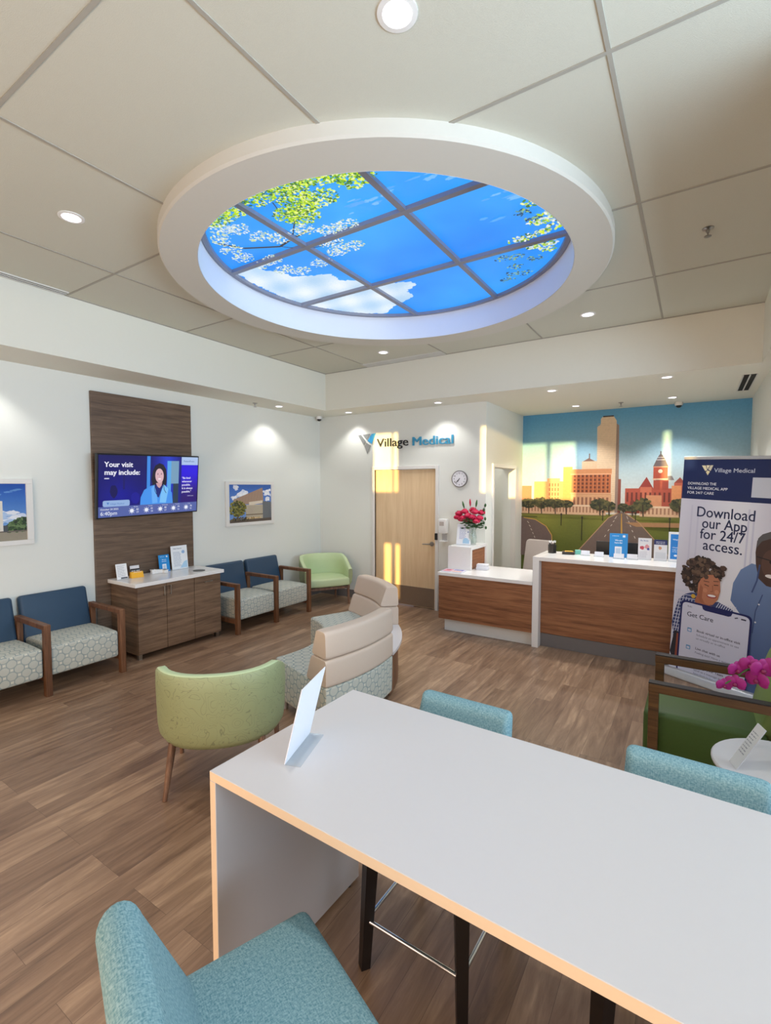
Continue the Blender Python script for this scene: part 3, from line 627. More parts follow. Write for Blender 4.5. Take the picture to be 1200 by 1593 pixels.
def pic_b(A_):
    pic_sky(A_, (58, 106, 190), (120, 160, 220)); A_.up()
    for cx, cy, r in ((.12, .49, .05), (.27, .43, .07), (.10, .36, .04), (.70, .42, .06), (.72, .33, .05), (.2, .40, .06)):
        for _ in range(16): A_.blob(cx + random.gauss(0, r * .5), cy + random.gauss(0, r * .25), r * .45, r * .3, random.choice([(236, 238, 246), (214, 222, 240), (246, 248, 252)]), .3)
    A_.up(); A_.poly([(.08, .33), (.62, .50), (.64, .26), (.1, .26)], (168, 140, 120)); A_.poly([(.36, .24), (.62, .27), (.62, .31), (.36, .29)], (224, 210, 190)); A_.poly([(.62, .30), (.79, .28), (.79, .04), (.62, .04)], (116, 120, 124)); A_.up()
    for i in range(9): A_.line([(.09, .28 + i * .0), (.10, .28)], .002, (150, 120, 100)); A_.line([(.12 + i * .055, .30), (.15 + i * .055, .36 + i * .014)], .003, (148, 120, 102))
    A_.rect(.3, .04, .62, .25, (206, 192, 168)); A_.up()
    for i in range(12): A_.rect(.31 + i * .026, .05, .318 + i * .026, .24, (120, 116, 108))
    for i in range(6): A_.line([(.63 + i * .028, .04), (.63 + i * .028, .29)], .004, (60, 66, 74))
    A_.rect(.30, .10, .62, .115, (120, 104, 86)); A_.up()
    for _ in range(260): a = random.random() * 2 * pi; q = random.random() ** .5; A_.blob(.15 + q * .15 * cos(a), .20 + q * .11 * sin(a), .016, .013, random.choice([(92, 92, 36), (124, 118, 48), (60, 66, 30), (150, 144, 74)]), .3, 8)
    A_.rect(.0, .0, .79, .045, (92, 80, 70)); A_.rect(.145, .03, .16, .12, (70, 52, 40)); A_.up()
    for _ in range(60): A_.blob(random.uniform(0, .45), random.uniform(.03, .07), .014, .012, random.choice([(52, 50, 36), (82, 74, 50), (110, 96, 70)]), .3, 8)
    A_.up()
    for i in range(8): A_.rect(.31 + i * .035, .045, .33 + i * .035, .07, (214, 180, 120))
picture(1.17, 'framed photo of a tower and trees under deep blue sky, cut by the left edge', pic_a)
picture(4.36, 'framed photo of a brick and glass hall with an olive tree, right of the television', pic_b)

# ------------------------------------------------------------ wall sign and small wall things
lg = empty('wall_logo', 'triangular grey and blue logo with raised lettering on the back wall above the door', 'sign', (-3.8, YB, 2.55))
def q_(pts, mat, name):
    b = B(); prism(b, [(-.840 + x * .335, .145 - y * .30) for x, y in pts][::-1], 0, .010, Matrix.Rotation(pi / 2, 4, 'X')); o = obj(name, b, mat, lg); o.location = (0, -.004, -.01); return o
q_([(0, .03), (.16, .01), (.44, .38), (.33, .57)], 'logo_grey', 'logo_wing'); q_([(.27, .01), (.70, -.01), (.49, .29)], 'logo_grey', 'logo_wing')
q_([(.80, .0), (1.02, -.02), (.80, .52), (.56, .36)], 'logo_sky', 'logo_wing'); q_([(.49, .46), (.73, .60), (.53, 1.03), (.39, .64)], 'logo_grey', 'logo_wing')
def raised(name, s_, x0, x1, z, mat, size, bold=.0):
    me = textmesh(s_, size, 0, .008); bb = bmesh.new(); bb.from_mesh(me)
    if bold:
        for ox in (-bold, bold): m2 = me.copy(); m2.transform(Matrix.Translation((ox * size, 0, .0004 if ox > 0 else -.0004))); bb.from_mesh(m2); bpy.data.meshes.remove(m2)
    bb.to_mesh(me); bb.free(); xs = [v.co.x for v in me.vertices]; k = (x1 - x0) / (max(xs) - min(xs)); m0 = min(xs)
    for v in me.vertices: v.co.x = (v.co.x - m0) * k
    me.materials.append(MATS[mat]); o = bpy.data.objects.new(name, me); COL.objects.link(o); o.parent = lg; o.rotation_euler = (pi / 2, 0, 0); o.location = (x0 + 3.8, -.012, z - 2.55)
raised('lettering', 'Village', -4.272, -3.700, 2.472, 'logo_black', .185); raised('lettering', 'Medical', -3.625, -2.95, 2.466, 'logo_blue', .185, .022)
ck = empty('wall_clock', 'round white wall clock with black numerals right of the maple door', 'clock', (-2.845, YB, 1.957))
b = B(); lathe(b, [(0, 0), (.118, 0), (.120, .03), (.112, .036), (.108, .028), (0, .028)], 40, Matrix.Rotation(pi / 2, 4, 'X')); obj('case', b, 'base_grey', ck, 40)
b = B(); lathe(b, [(0, .0285), (.109, .0285), (.109, .030), (0, .030)], 40, Matrix.Rotation(pi / 2, 4, 'X')); obj('dial', b, 'clock_face', ck)
A = Art()
for i in range(12): a = radians(90 - 30 * (i + 1)); A.text(str(i + 1), .082 * cos(a), .082 * sin(a) - .011, .032, (30, 30, 34), .02, 'c')
A.out('numerals', 'print', ck, (0, -.0305, 0), (pi / 2, 0, 0))
b = B()
for a, L, w__ in ((-125, .052, .009), (-135, .085, .006)): r_ = Matrix.Rotation(-radians(a + 90 - 0), 4, 'Y') if 0 else Matrix.Rotation(-radians(a), 4, 'Y'); box(b, -.012, L, -.034, -.032, -w__ / 2, w__ / 2, 0, 1, r_)
obj('hands', b, 'black_plastic', ck)
sn = empty('sanitizer_dispenser', 'white hand sanitizer dispenser on the wall between the door and the reception desk', 'dispenser', (-3.08, YB, 1.22))
b = B(); prism(b, [tuple(p) for p in roundpoly([(-.06, -.055), (.06, -.055), (.065, .16), (-.065, .16)], .025)], .0, .10, Matrix.Rotation(pi / 2, 4, 'X'), 0, .012); obj('housing', b, 'white_plastic', sn, 40)
b = B(); box(b, -.035, .035, -.02, 0, -.16, -.055); obj('back_plate', b, 'silver_paint', sn)
b = B(); prism(b, [tuple(p) for p in roundpoly([(-.05, -.10), (.05, -.10), (.05, 0), (-.05, 0)], .02)], -.175, -.16); obj('drip_tray', b, 'white_plastic', sn)
b = B(); box(b, -.04, .03, -.102, -.1, .06, .12); obj('window_label', b, 'office_seat', sn)

# ------------------------------------------------------------ mural
A = Art(); mu = A
def lerp(a, c, t): return tuple(p + (q - p) * t for p, q in zip(a, c))
def msky(x, z):
    t = max(0, min(1, (z - 1.45) / 1.5)); c = lerp((226, 216, 204), (172, 200, 212), min(1, t * 2)) if t < .5 else lerp((172, 200, 212), (92, 160, 200), t * 2 - 1)
    return lerp(c, (60, 140, 190), max(0, (-.9 - x) / 6 + .0) if x < -.9 else 0)
A.grad(XS, 1.4, XR, ZL, 24, 24, msky)
A.grad(XS, 0, XR, 1.42, 16, 12, lambda x, z: lerp((88, 98, 36), (150, 150, 62), max(0, min(1, (z - .7) / .7)) * (.7 + .3 * sin(x * 5))))
A.up(2)
A.poly([(-1.29, 1.45), (-1.31, 2.76), (-1.26, 2.80), (-1.26, 2.88), (-1.24, 2.91), (-1.08, 2.91), (-1.04, 2.84), (-1.04, 1.45)], (226, 200, 168)); A.poly([(-1.04, 1.45), (-1.04, 2.80), (-1.005, 2.77), (-.985, 1.45)], (150, 128, 116)); A.rect(-1.0, 1.45, -.96, 1.96, (140, 80, 66)); A.up()
for i in range(44): z = 1.60 + i * .028; A.rect(-1.305, z, -1.04, z + .004, (208, 180, 148))
A.rect(-1.23, 2.905, -1.08, 2.925, (60, 50, 50))
A.rect(-2.26, 1.45, -1.73, 1.93, (214, 156, 104)); A.rect(-2.05, 1.45, -1.85, 1.98, (222, 168, 116)); A.rect(-2.46, 1.45, -2.30, 1.86, (190, 120, 90)); A.rect(-1.80, 1.5, -1.66, 2.16, (224, 150, 86)); A.up()
for i in range(4):
    for j in range(5): A.rect(-2.02 + i * .045, 1.55 + j * .075, -2.0 + i * .045, 1.60 + j * .075, (160, 96, 64))
A.rect(-1.67, 1.45, -1.10, 2.08, (184, 104, 64)); A.rect(-1.68, 1.45, -1.09, 1.73, (216, 166, 126)); A.rect(-1.69, 2.05, -1.09, 2.12, (206, 140, 96)); A.rect(-1.52, 2.12, -1.30, 2.24, (222, 190, 156)); A.poly([(-1.51, 2.24), (-1.42, 2.29), (-1.33, 2.24)], (130, 96, 84)); A.rect(-1.42, 2.28, -1.405, 2.36, (110, 80, 70)); A.up()
for i in range(9):
    for j in range(5): A.rect(-1.64 + i * .06, 1.76 + j * .058, -1.61 + i * .06, 1.795 + j * .058, (110, 58, 42))
    A.rect(-1.64 + i * .06, 1.56, -1.61 + i * .06, 1.68, (150, 100, 78)); A.rect(-1.66 + i * .062, 1.75, -1.655 + i * .062, 2.03, (214, 146, 104))
A.rect(-1.69, 1.735, -1.09, 1.75, (226, 180, 140)); A.rect(-1.69, 2.03, -1.09, 2.05, (226, 170, 130))
# red court building
A.rect(-.90, 1.45, -.14, 1.82, (178, 84, 66)); A.poly([(-.72, 1.82), (-.62, 1.99), (-.53, 1.82)], (150, 58, 52)); A.rect(-.70, 1.5, -.55, 1.84, (200, 110, 84)); A.rect(-.53, 1.80, -.34, 1.94, (170, 76, 60)); A.poly([(-.50, 1.94), (-.5, 2.0), (-.3, 2.0), (-.27, 1.94)], (124, 120, 124)); A.rect(-.27, 1.45, -.14, 1.9, (190, 96, 74)); A.poly([(-.27, 1.9), (-.2, 1.98), (-.14, 1.9)], (150, 70, 60)); A.up()
A.rect(-.535, 1.96, -.355, 2.14, (176, 78, 58)); A.poly([(-.54, 2.14), (-.50, 2.24), (-.465, 2.31), (-.43, 2.31), (-.39, 2.24), (-.35, 2.14)], (104, 92, 96)); A.rect(-.455, 2.30, -.44, 2.36, (90, 70, 66)); A.up()
A.ell(-.447, 2.07, .028, .028, (230, 214, 190)); A.rect(-.54, 1.945, -.35, 1.965, (224, 190, 156)); A.rect(-.54, 2.125, -.35, 2.14, (210, 150, 120)); A.rect(-.50, 2.23, -.395, 2.24, (200, 190, 190)); A.rect(-.485, 2.265, -.41, 2.275, (190, 180, 180))
for i in range(12): A.rect(-.88 + i * .06, 1.62, -.855 + i * .06, 1.76, (110, 50, 44))
A.ell(-.80, 1.60, .03, .05, (120, 60, 52)); A.poly([(-.62, 1.5), (-.62, 1.72), (-.42, 1.72), (-.42, 1.5)], (216, 150, 110)); A.poly([(-.30, 1.5), (-.30, 1.86), (-.18, 1.86), (-.18, 1.5)], (222, 150, 100)); A.up(2)
# white colonnades
for x0, x1 in ((-2.46, -1.16), (-.70, XR)):
    A.rect(x0, 1.40, x1, 1.56, (222, 184, 150)); A.rect(x0, 1.535, x1, 1.56, (236, 208, 178)); A.up()
    for i in range(int((x1 - x0) / .05)): A.rect(x0 + .012 + i * .05, 1.44, x0 + .034 + i * .05, 1.53, (170, 122, 96))
    A.up()
def mtree(cx, cz, rx, rz, n=130):
    for _ in range(n): a = random.random() * 2 * pi; q = random.random() ** .5; A.blob(cx + q * rx * cos(a), cz + q * rz * sin(a), .028, .018, random.choice([(62, 66, 44), (84, 84, 52), (46, 50, 38), (104, 98, 60)]), .3, 8)
    A.up(); A.line([(cx, cz), (cx + .01, 1.39)], .016, (58, 46, 38))
for t_ in ((-2.35, 1.57, .12, .07), (-2.14, 1.58, .13, .08), (-1.92, 1.58, .13, .07), (-1.75, 1.57, .1, .05), (-1.25, 1.57, .12, .08), (-1.12, 1.55, .08, .06), (-.92, 1.53, .06, .05), (-.80, 1.52, .07, .04), (-.66, 1.58, .11, .09), (-.2, 1.58, .1, .08), (.1, 1.57, .15, .09), (.4, 1.57, .14, .08)): mtree(*t_)
A.up(2)
A.rect(XS, 1.385, XR, 1.405, (120, 116, 56))
A.poly([(-.98, 1.45), (-.90, 1.455), (-.70, 1.31), (-.37, .92), (.3, 0), (-2.2, 0), (-1.52, .87), (-1.12, 1.37)], (118, 100, 92)); A.poly([(XS, 1.34), (-2.23, 1.31), (-2.05, 1.20), (-1.96, 1.06), (-1.95, .9), (-2.0, .7), (XS, .7)], (112, 94, 90)); A.rect(XS, 1.34, -2.2, 1.36, (104, 104, 50)); A.up()
A.poly([(-.89, 1.31), (XR, 1.34), (XR, 1.27), (-.74, 1.25)], (176, 132, 92)); A.poly([(-.945, 1.44), (-.935, 1.44), (-.90, .7), (-.94, .7)], (204, 158, 74)); A.line([(-.98, 1.45), (-1.12, 1.37), (-1.52, .87), (-2.2, 0)], .012, (190, 150, 112)); A.line([(-.9, 1.455), (-.7, 1.31), (-.37, .92), (.3, 0)], .012, (190, 150, 112)); A.line([(-2.42, 1.33), (-2.23, 1.305), (-2.05, 1.20), (-1.96, 1.06), (-1.95, .9), (-2.0, .7)], .014, (206, 160, 84)); A.up()
for i in range(9):
    t_ = (i / 9) ** 1.6; z = 1.40 - t_ * .75; A.line([(-1.0 - t_ * .38, z), (-1.0 - t_ * .38 - .02, z - .02 - .03 * t_)], .006 + .006 * t_, (224, 214, 204)); A.line([(-.87 + t_ * .28, z), (-.855 + t_ * .28, z - .02 - .03 * t_)], .006 + .006 * t_, (224, 214, 204))
for i in range(5): A.line([(-2.36 + i * .03 - i * i * .0, 1.27 - i * .06), (-2.33 + i * .025, 1.24 - i * .06)], .008, (216, 204, 190))
for x, z0, z1 in ((-1.5, 1.0, 1.36), (-1.815, 1.22, 1.40), (-1.2, 1.32, 1.46), (-.31, 1.13, 1.38), (-.75, 1.33, 1.45)): A.line([(x, z0), (x, z1)], .012, (40, 38, 32)); A.ell(x, z1, .014, .022, (60, 56, 46), 10)
m_ = A.out('wall_mural', 'mural_print', None, (0, YM - .004, 0), (pi / 2, 0, 0)); tag(m_, 'wall sized city street mural with pale tower and red clock tower behind reception', 'mural')
#PART3
# ------------------------------------------------------------ reception
rd = empty('reception_desk', 'low wood fronted reception desk with white top left of the tall counter', 'desk', (-2.15, 5.9, 0))
b = B(); box(b, -2.76, -1.552, 5.5, 6.30, .715, .757, .003); part('desktop', b, 'quartz', rd)
b = B(); box(b, -2.745, -1.552, 5.505, 5.53, .16, .715, .002); part('front_panel', b, 'counter_wood', rd)
b = B(); box(b, -2.745, -2.72, 5.53, 6.3, .16, .715, .002); part('side_panel', b, 'counter_wood', rd)
b = B(); box(b, -2.69, -1.552, 5.57, 5.59, 0, .16); part('kick_board', b, 'frame_white', rd)
b = B(); box(b, -2.69, -2.67, 5.59, 6.25, 0, .16); part('kick_board', b, 'frame_white', rd)
rb = empty('desk_riser', 'white and wood box shelf raised on the left end of the low desk', 'shelf', (-2.60, 6.1, .757))
b = B(); box(b, -2.757, -2.43, 5.80, 5.84, .757, 1.06, .002); box(b, -2.757, -2.43, 5.84, 6.365, 1.02, 1.06, .002); box(b, -2.757, -2.72, 5.84, 6.365, .757, 1.02, .002); box(b, -2.47, -2.43, 6.325, 6.365, .757, 1.02); part('white_case', b, 'quartz', rb)
b = B(); box(b, -2.46, -2.448, 5.84, 6.325, .76, 1.02); part('wood_side', b, 'counter_wood', rb)
rc = empty('reception_counter', 'tall reception counter with white waterfall top and wood grain front', 'counter', (-.5, 5.9, 0))
b = B(); box(b, -1.55, -1.478, 5.5, 6.1, 0, 1.05, .003); box(b, -1.478, XR - .002, 5.5, 6.1, 1.005, 1.05, .003); part('waterfall_top', b, 'quartz', rc)
b = B(); box(b, -1.478, XR - .002, 5.60, 5.63, .155, 1.005, .001); part('front_panel', b, 'counter_wood', rc)
b = B(); box(b, -1.478, XR - .002, 5.605, 5.63, 0, .15, .001); part('kick_plate', b, 'base_grey', rc)
b = B(); box(b, -1.478, XR - .002, 5.63, 6.75, .71, .74, .002); part('work_surface', b, 'white_plastic', rc)
b = B(); box(b, -1.478, -1.44, 6.1, 6.75, 0, .71); part('end_panel', b, 'counter_wood', rc)
# office chair
oc = empty('office_chair', 'beige upholstered office chair behind the low desk', 'chair', (-2.02, 6.95, 0), radians(168))
b = B(); M = Matrix.Translation((0, -.24, .52)) @ Matrix.Rotation(radians(8), 4, 'X'); prism(b, [tuple(p) for p in roundpoly([(-.235, 0), (.235, 0), (.215, .54), (-.215, .54)], .07, 6)], 0, .08, M @ Matrix.Rotation(pi / 2, 4, 'X'), 0, .02); obj('backrest', b, 'office_seat', oc, 40)
b = B(); box(b, -.25, .25, -.25, .23, .42, .50, .03, 4); obj('seat', b, 'office_seat', oc, 40)
b = B(); rod(b, (0, 0, .12), (0, 0, .42), .03); obj('gas_lift', b, 'black_plastic', oc, 40)
b = B()
for k in range(5): a = k * 2 * pi / 5; rod(b, (0, 0, .12), (.28 * cos(a), .28 * sin(a), .07), .022, .015)
obj('base', b, 'black_plastic', oc, 40)
for k in range(5): a = k * 2 * pi / 5; b = B(); rod(b, (.28 * cos(a) - .015 * sin(a), .28 * sin(a) + .015 * cos(a), .03), (.28 * cos(a) + .015 * sin(a), .28 * sin(a) - .015 * cos(a), .03), .03); obj('caster', b, 'black_plastic', oc, 40)
# flowers on the riser
va = empty('glass_vase', 'ribbed glass vase of greenish water on the white riser', 'vase', (-2.54, 6.10, 1.061))
vp = [(0, 0), (.05, 0), (.06, .02), (.062, .10), (.05, .16), (.045, .19), (.058, .235)]
b = B(); lathe(b, vp + [(.055, .235), (.042, .19), (.056, .10), (.054, .02), (0, .012)], 28); obj('glass', b, 'clear_glass', va, 50)
b = B(); lathe(b, [(0, .014), (.052, .02), (.055, .10), (.048, .14), (0, .14)], 24); obj('water', b, 'clear_glass', va, 50)
fol = B()
for k in range(90):
    a = random.random() * 2 * pi; q = random.uniform(.02, .15); z = random.uniform(.22, .36); ball(fol, (-2.54 + q * cos(a), 6.10 + q * sin(a), 1.06 + z), .022, 1, 0, (1.2, .9, .4), .2)
for k in range(12):
    a = k * pi / 6; tube(fol, [(-2.54 + .02 * cos(a), 6.1 + .02 * sin(a), 1.08), (-2.54 - .02 * cos(a), 6.1 - .02 * sin(a), 1.28), (-2.54 - .08 * cos(a), 6.1 - .08 * sin(a), 1.40)], .003, 5)
for k, (x, z) in enumerate(((.17, .30), (.19, .36), (.16, .42), (.20, .24), (.17, .48), (.19, .54))): ball(fol, (-2.54 + x, 6.08, 1.06 + z), .024, 1, 0, (.7, .7, 1), .2)
tube(fol, [(-2.50, 6.1, 1.25), (-2.40, 6.08, 1.45), (-2.35, 6.08, 1.62)], .003, 5)
o = obj('flower_foliage', fol, 'leaf_green', None, 60); tag(o, 'green leaves and stems of the bouquet in the glass vase', 'foliage')
roses = [(-.19, -.02, .42), (-.12, -.06, .36), (-.10, -.03, .45), (-.03, -.08, .40), (.02, -.03, .35), (.06, -.06, .45), (.12, -.05, .37), (.13, .0, .44), (-.06, .0, .33), (-.16, .0, .34), (.0, .02, .47), (.09, -.08, .33), (-.2, -.04, .37), (.04, -.09, .38)]
for x, y, z in roses:
    b = B(); t = B(); ball(t, (0, 0, 0), .042, 2, 0, (1, 1, .85))
    for k in range(7): a = k * 2 * pi / 7; ball(t, (.030 * cos(a), .030 * sin(a), -.004 + .008 * (k % 2)), .028, 1, 0, (1, 1, .9), .12)
    for k in range(4): a = k * pi / 2; ball(t, (.014 * cos(a), .014 * sin(a), .024), .017, 1, 0, (1, 1, .9), .1)
    merge(b, t); o = obj('rose', b, 'rose_red', None, 50, (-2.54 + x, 6.10 + y, 1.06 + z)); tag(o, 'deep pink red rose in the bouquet on the reception riser', 'flower', 'roses in the glass vase')
for i, (x, z, ll) in enumerate(((-.03, .57, 'tallest closed lily bud above the roses'), (-.13, .54, 'closed lily bud above the roses at the left'), (.06, .56, 'closed lily bud above the roses at the right'))):
    b = B(); lathe(b, [(0, -.05), (.008, -.04), (.014, 0), (.008, .04), (0, .055)], 10); tube(b, [(0, 0, -.18), (0, 0, -.04)], .003, 5); tag(obj('lily_bud', b, 'stem_green' if i else 'rose_red', None, 50, (-2.54 + x, 6.09, 1.06 + z), (0, radians(x * 120), 0)), ll, 'flower bud')
def f_note(A_, w_, h_): A_.rect(0, 0, w_, h_, (240, 242, 248)); A_.up(); A_.greek(w_ * .18, h_ * .82, w_ * .5, 10, h_ * .06, h_ * .03, (110, 120, 180)); A_.ell(w_ * .78, h_ * .62, .008, .008, (60, 80, 160)); A_.rect(w_ * .45, h_ * .06, w_ * .9, h_ * .24, (168, 206, 234)); A_.blob(w_ * .65, h_ * .26, .03, .02, (168, 206, 234))
card('notice_stand', 'white notice in a clear stand in front of the flower vase', 'notice', (-2.635, 6.02, 1.061), 0.12, .20, .28, f_note, 12)
b = B(); box(b, -.075, .075, -.055, .055, 0, .035, .003); box(b, -.072, .072, -.052, .052, .035, .038); tb = obj('tissue_box', b, 'paper', None, None, (-2.33, 5.96, .758), (0, 0, .1)); tag(tb, 'white box lying on the low desk beside the riser, lower of the two', 'box')
b = B(); box(b, -.07, .07, -.05, .05, 0, .035, .003); box(b, -.071, .071, -.051, .051, .012, .02); tb = obj('tissue_box', b, 'paper', None, None, (-2.333, 5.962, .797), (0, 0, .16)); tag(tb, 'white box stacked on top of another on the low desk beside the riser', 'box')
A = Art(); A.rect(-.14, -.10, .14, .10, (214, 200, 222)); A.up(); A.rect(-.12, -.08, -.02, .08, (226, 150, 160)); A.rect(0, 0, .12, .08, (110, 120, 190)); A.rect(.0, -.08, .12, -.01, (232, 190, 170)); A.up(); A.ell(-.07, .02, .03, .04, (180, 90, 110)); A.greek(.01, .05, .1, 3, .02, .01, (230, 230, 240))
mg = A.out('magazine', 'print', None, (-2.60, 5.64, .768), (0, 0, .06)); tag(mg, 'colourful magazine lying on the left front corner of the low desk', 'magazine')
b = B(); box(b, -.141, .141, -.101, .101, -.0095, -.0005); obj('pages', b, 'paper', mg)
b = B(); box(b, -.05, .05, -.05, .05, 0, .04, .002); tag(obj('teal_box', b, 'teal_card', None, None, (-1.63, 6.03, .758), (0, 0, .3)), 'small teal card box on the low desk against the tall counter', 'box')
# things on the tall counter
ct = 1.051
pc = empty('pen_cup', 'black pen cup at the left end of the tall counter', 'cup', (-1.44, 5.93, ct))
b = B(); lathe(b, [(0, 0), (.048, 0), (.048, .10), (.043, .10), (.043, .006), (0, .006)], 6); obj('cup_body', b, 'black_plastic', pc)
for i in range(6):
    a = i * pi / 3; o = empty('pen', 'white pen standing in the black pen cup', 'pen', (-1.44 + .018 * cos(a), 5.93 + .018 * sin(a), ct + .008), 0, 'pens in the pen cup')
    b = B(); rod(b, (0, 0, 0), (.016 * cos(a), .016 * sin(a), .115), .004); obj('barrel', b, 'black_plastic', o); b = B(); rod(b, (.016 * cos(a), .016 * sin(a), .115), (.019 * cos(a), .019 * sin(a), .14), .007, .006); obj('cap', b, 'white_plastic', o)
ctm = empty('card_terminal', 'small black and yellow card reader lying on the tall counter', 'card reader', (-1.25, 5.92, ct), .2)
b = B(); box(b, -.07, .07, -.05, .05, 0, .03, .006); obj('terminal_body', b, 'black_plastic', ctm); b = B(); box(b, -.04, .05, -.03, .03, .03, .036, .002); obj('pad', b, 'yellow', ctm)
def holder(x, y, w_, label):
    o = empty('business_card_holder', label, 'card holder', (x, y, ct), .05); b = B(); loft(b, [[(-w_ / 2, -.025, 0), (-w_ / 2, .03, 0), (-w_ / 2, .03, .012), (-w_ / 2, -.02, .008)], [(w_ / 2, -.025, 0), (w_ / 2, .03, 0), (w_ / 2, .03, .012), (w_ / 2, -.02, .008)]]); obj('tray', b, 'acrylic', o)
    b = B(); box(b, -w_ / 2 + .006, w_ / 2 - .006, -.004, .008, .008, .058, .001, 1, Matrix.Rotation(radians(-18), 4, 'X')); obj('cards', b, 'paper', o)
holder(-1.06, 5.90, .105, 'business card holder on the counter nearest the black and yellow reader'); holder(-.91, 5.88, .105, 'business card holder on the counter left of the blue brochure stand'); holder(-.70, 5.83, .115, 'business card holder on the counter in front of the blue brochure stand'); holder(-.57, 5.86, .115, 'business card holder on the counter right of the blue brochure stand')
b = B(); box(b, -.03, .03, -.02, .02, 0, .05, .002); tag(obj('sticky_note_block', b, 'teal_card', None, None, (-1.155, 5.97, ct), (0, 0, .3)), 'small pale green note block behind the counter card reader', 'note block')
card('brochure_holder', 'tall bright blue brochure stand on the tall counter', 'brochure stand', (-.72, 5.95, ct), .08, .185, .27, f_blue, 8, 'brochure_blue')
def f_pink(A_, w_, h_): A_.rect(0, 0, w_, h_, (226, 228, 236)); A_.up(); A_.text('Flu Shots', w_ * .15, h_ * .85, h_ * .09, (40, 90, 170), .02); A_.blob(w_ * .3, h_ * .55, w_ * .16, h_ * .09, (196, 70, 90)); A_.blob(w_ * .66, h_ * .6, w_ * .16, h_ * .1, (220, 150, 160)); A_.blob(w_ * .75, h_ * .5, w_ * .1, h_ * .06, (60, 80, 160)); A_.greek(w_ * .15, h_ * .35, w_ * .6, 5, h_ * .06, h_ * .02, (150, 150, 170))
def f_navy(A_, w_, h_): A_.rect(0, 0, w_, h_, (224, 228, 236)); A_.rect(0, h_ * .76, w_, h_, (22, 44, 104)); A_.up(); A_.greek(w_ * .15, h_ * .88, w_ * .7, 2, h_ * .07, h_ * .04, (200, 210, 230)); A_.blob(w_ * .45, h_ * .6, w_ * .12, h_ * .08, (196, 140, 110)); A_.rect(w_ * .1, h_ * .1, w_ * .9, h_ * .4, (206, 212, 222))
card('brochure', 'white brochure with a pink picture standing on the tall counter', 'brochure', (-.455, 5.92, ct), .04, .13, .235, f_pink, 5); card('brochure', 'white brochure with a navy top band standing on the tall counter', 'brochure', (-.305, 5.92, ct), .04, .125, .225, f_navy, 5)
def f_tab(A_, w_, h_):
    A_.rrect(0, 0, w_, h_, .015, (232, 236, 242)); A_.up(); A_.rect(w_ * .07, h_ * .08, w_ * .93, h_ * .92, (30, 124, 206)); A_.up(); A_.text('Village Medical', w_ * .14, h_ * .72, h_ * .065, (230, 242, 255), .01); A_.text('Check in here', w_ * .14, h_ * .45, h_ * .06, (230, 242, 255), .01); A_.greek(w_ * .14, h_ * .38, w_ * .5, 2, h_ * .06, h_ * .03, (200, 226, 250))
    for i in range(3): A_.ell(w_ * (.25 + i * .17), h_ * .2, .015, .011, (235, 244, 255), 12)
card('counter_sign', 'bright blue framed sign at the right end of the tall counter beside the banner', 'sign', (-.10, 5.93, ct), .02, .27, .32, f_tab, 14)
mo = empty('computer_monitor', 'dark computer monitor seen from behind beyond the tall counter', 'monitor', (-.76, 6.45, .741))
b = B(); box(b, -.27, .27, -.015, .02, .12, .43, .006); obj('screen_back', b, 'black_plastic', mo); b = B(); rod(b, (0, 0.01, 0), (0, .01, .2), .02); lathe(b, [(0, 0), (.1, 0), (.1, .01), (0, .012)], 24); obj('stand', b, 'black_plastic', mo)

# ------------------------------------------------------------ pull up banner
U = Vector((.87, -.49)).normalized(); bn = empty('pull_up_banner', 'tall navy and white pull up banner advertising a phone app beside the counter', 'banner', (-.184 + U.x * .425, 5.493 + U.y * .425, 0), math.atan2(U.y, U.x)); lean = Matrix.Rotation(radians(2.5), 4, 'Y')
b = B(); prism(b, [tuple(p) for p in roundpoly([(-.10, .0), (.10, 0), (.09, .06), (-.06, .075)], .02)], -.435, .435, Matrix.Rotation(pi / 2, 4, 'Z') @ Matrix.Rotation(pi / 2, 4, 'X')); obj('base', b, 'silver_paint', bn, 40)
b = B(); box(b, -.425, .425, 0, .002, .03, 2.10, 0, 1, lean); obj('sheet', b, 'paper', bn)
b = B(); box(b, -.428, .428, -.006, .010, 2.09, 2.12, .003, 1, lean); obj('top_rail', b, 'silver_paint', bn); b = B(); rod(b, (0, .03, .05), (.09, .02, 2.1), .01); obj('support_pole', b, 'silver_paint', bn)
A = Art(); A.t = Matrix.Translation((-.425, 0, 0))
def bgw(x, z): return lerp((214, 214, 230), (232, 232, 240), .5 + .5 * sin(x * 9 + 1))
A.grad(0, .04, .85, 1.72, 8, 10, bgw); A.rect(0, 1.72, .85, 2.10, (12, 32, 86)); A.up()
for x in (.1, .16, .58, .62): A.rect(x, .9, x + .015, 1.66, (206, 206, 224))
for P_, c in (([(.165, 2.035), (.20, 2.035), (.215, 1.99), (.197, 1.985)], (236, 226, 190)), ([(.205, 2.037), (.235, 2.037), (.217, 2.0)], (246, 236, 200)), ([(.24, 2.037), (.265, 2.038), (.245, 1.985), (.224, 1.998)], (222, 214, 190)), ([(.218, 1.99), (.240, 1.98), (.222, 1.945), (.205, 1.975)], (240, 226, 180))): A.poly(P_, c)
A.text('Village Medical', .275, 1.975, .052, (206, 212, 226), .012, 'l', .325)
for i, (s_, w__) in enumerate((('DOWNLOAD THE', .25), ('VILLAGE MEDICAL APP', .35), ('FOR 24/7 CARE', .235))): A.text(s_, .05, 1.855 - i * .043, .034, (236, 238, 246), .014, 'l', w__)
A.rect(.59, 1.765, .79, 1.935, (206, 210, 222))
for i, (s_, w__, x) in enumerate((('Download', .475, .395), ('our App', .37, .395), ('for 24/7', .375, .385), ('access.', .325, .395))): A.text(s_, x, 1.56 - i * .101, .135, (22, 34, 76), .012, 'c', w__)
A.up()
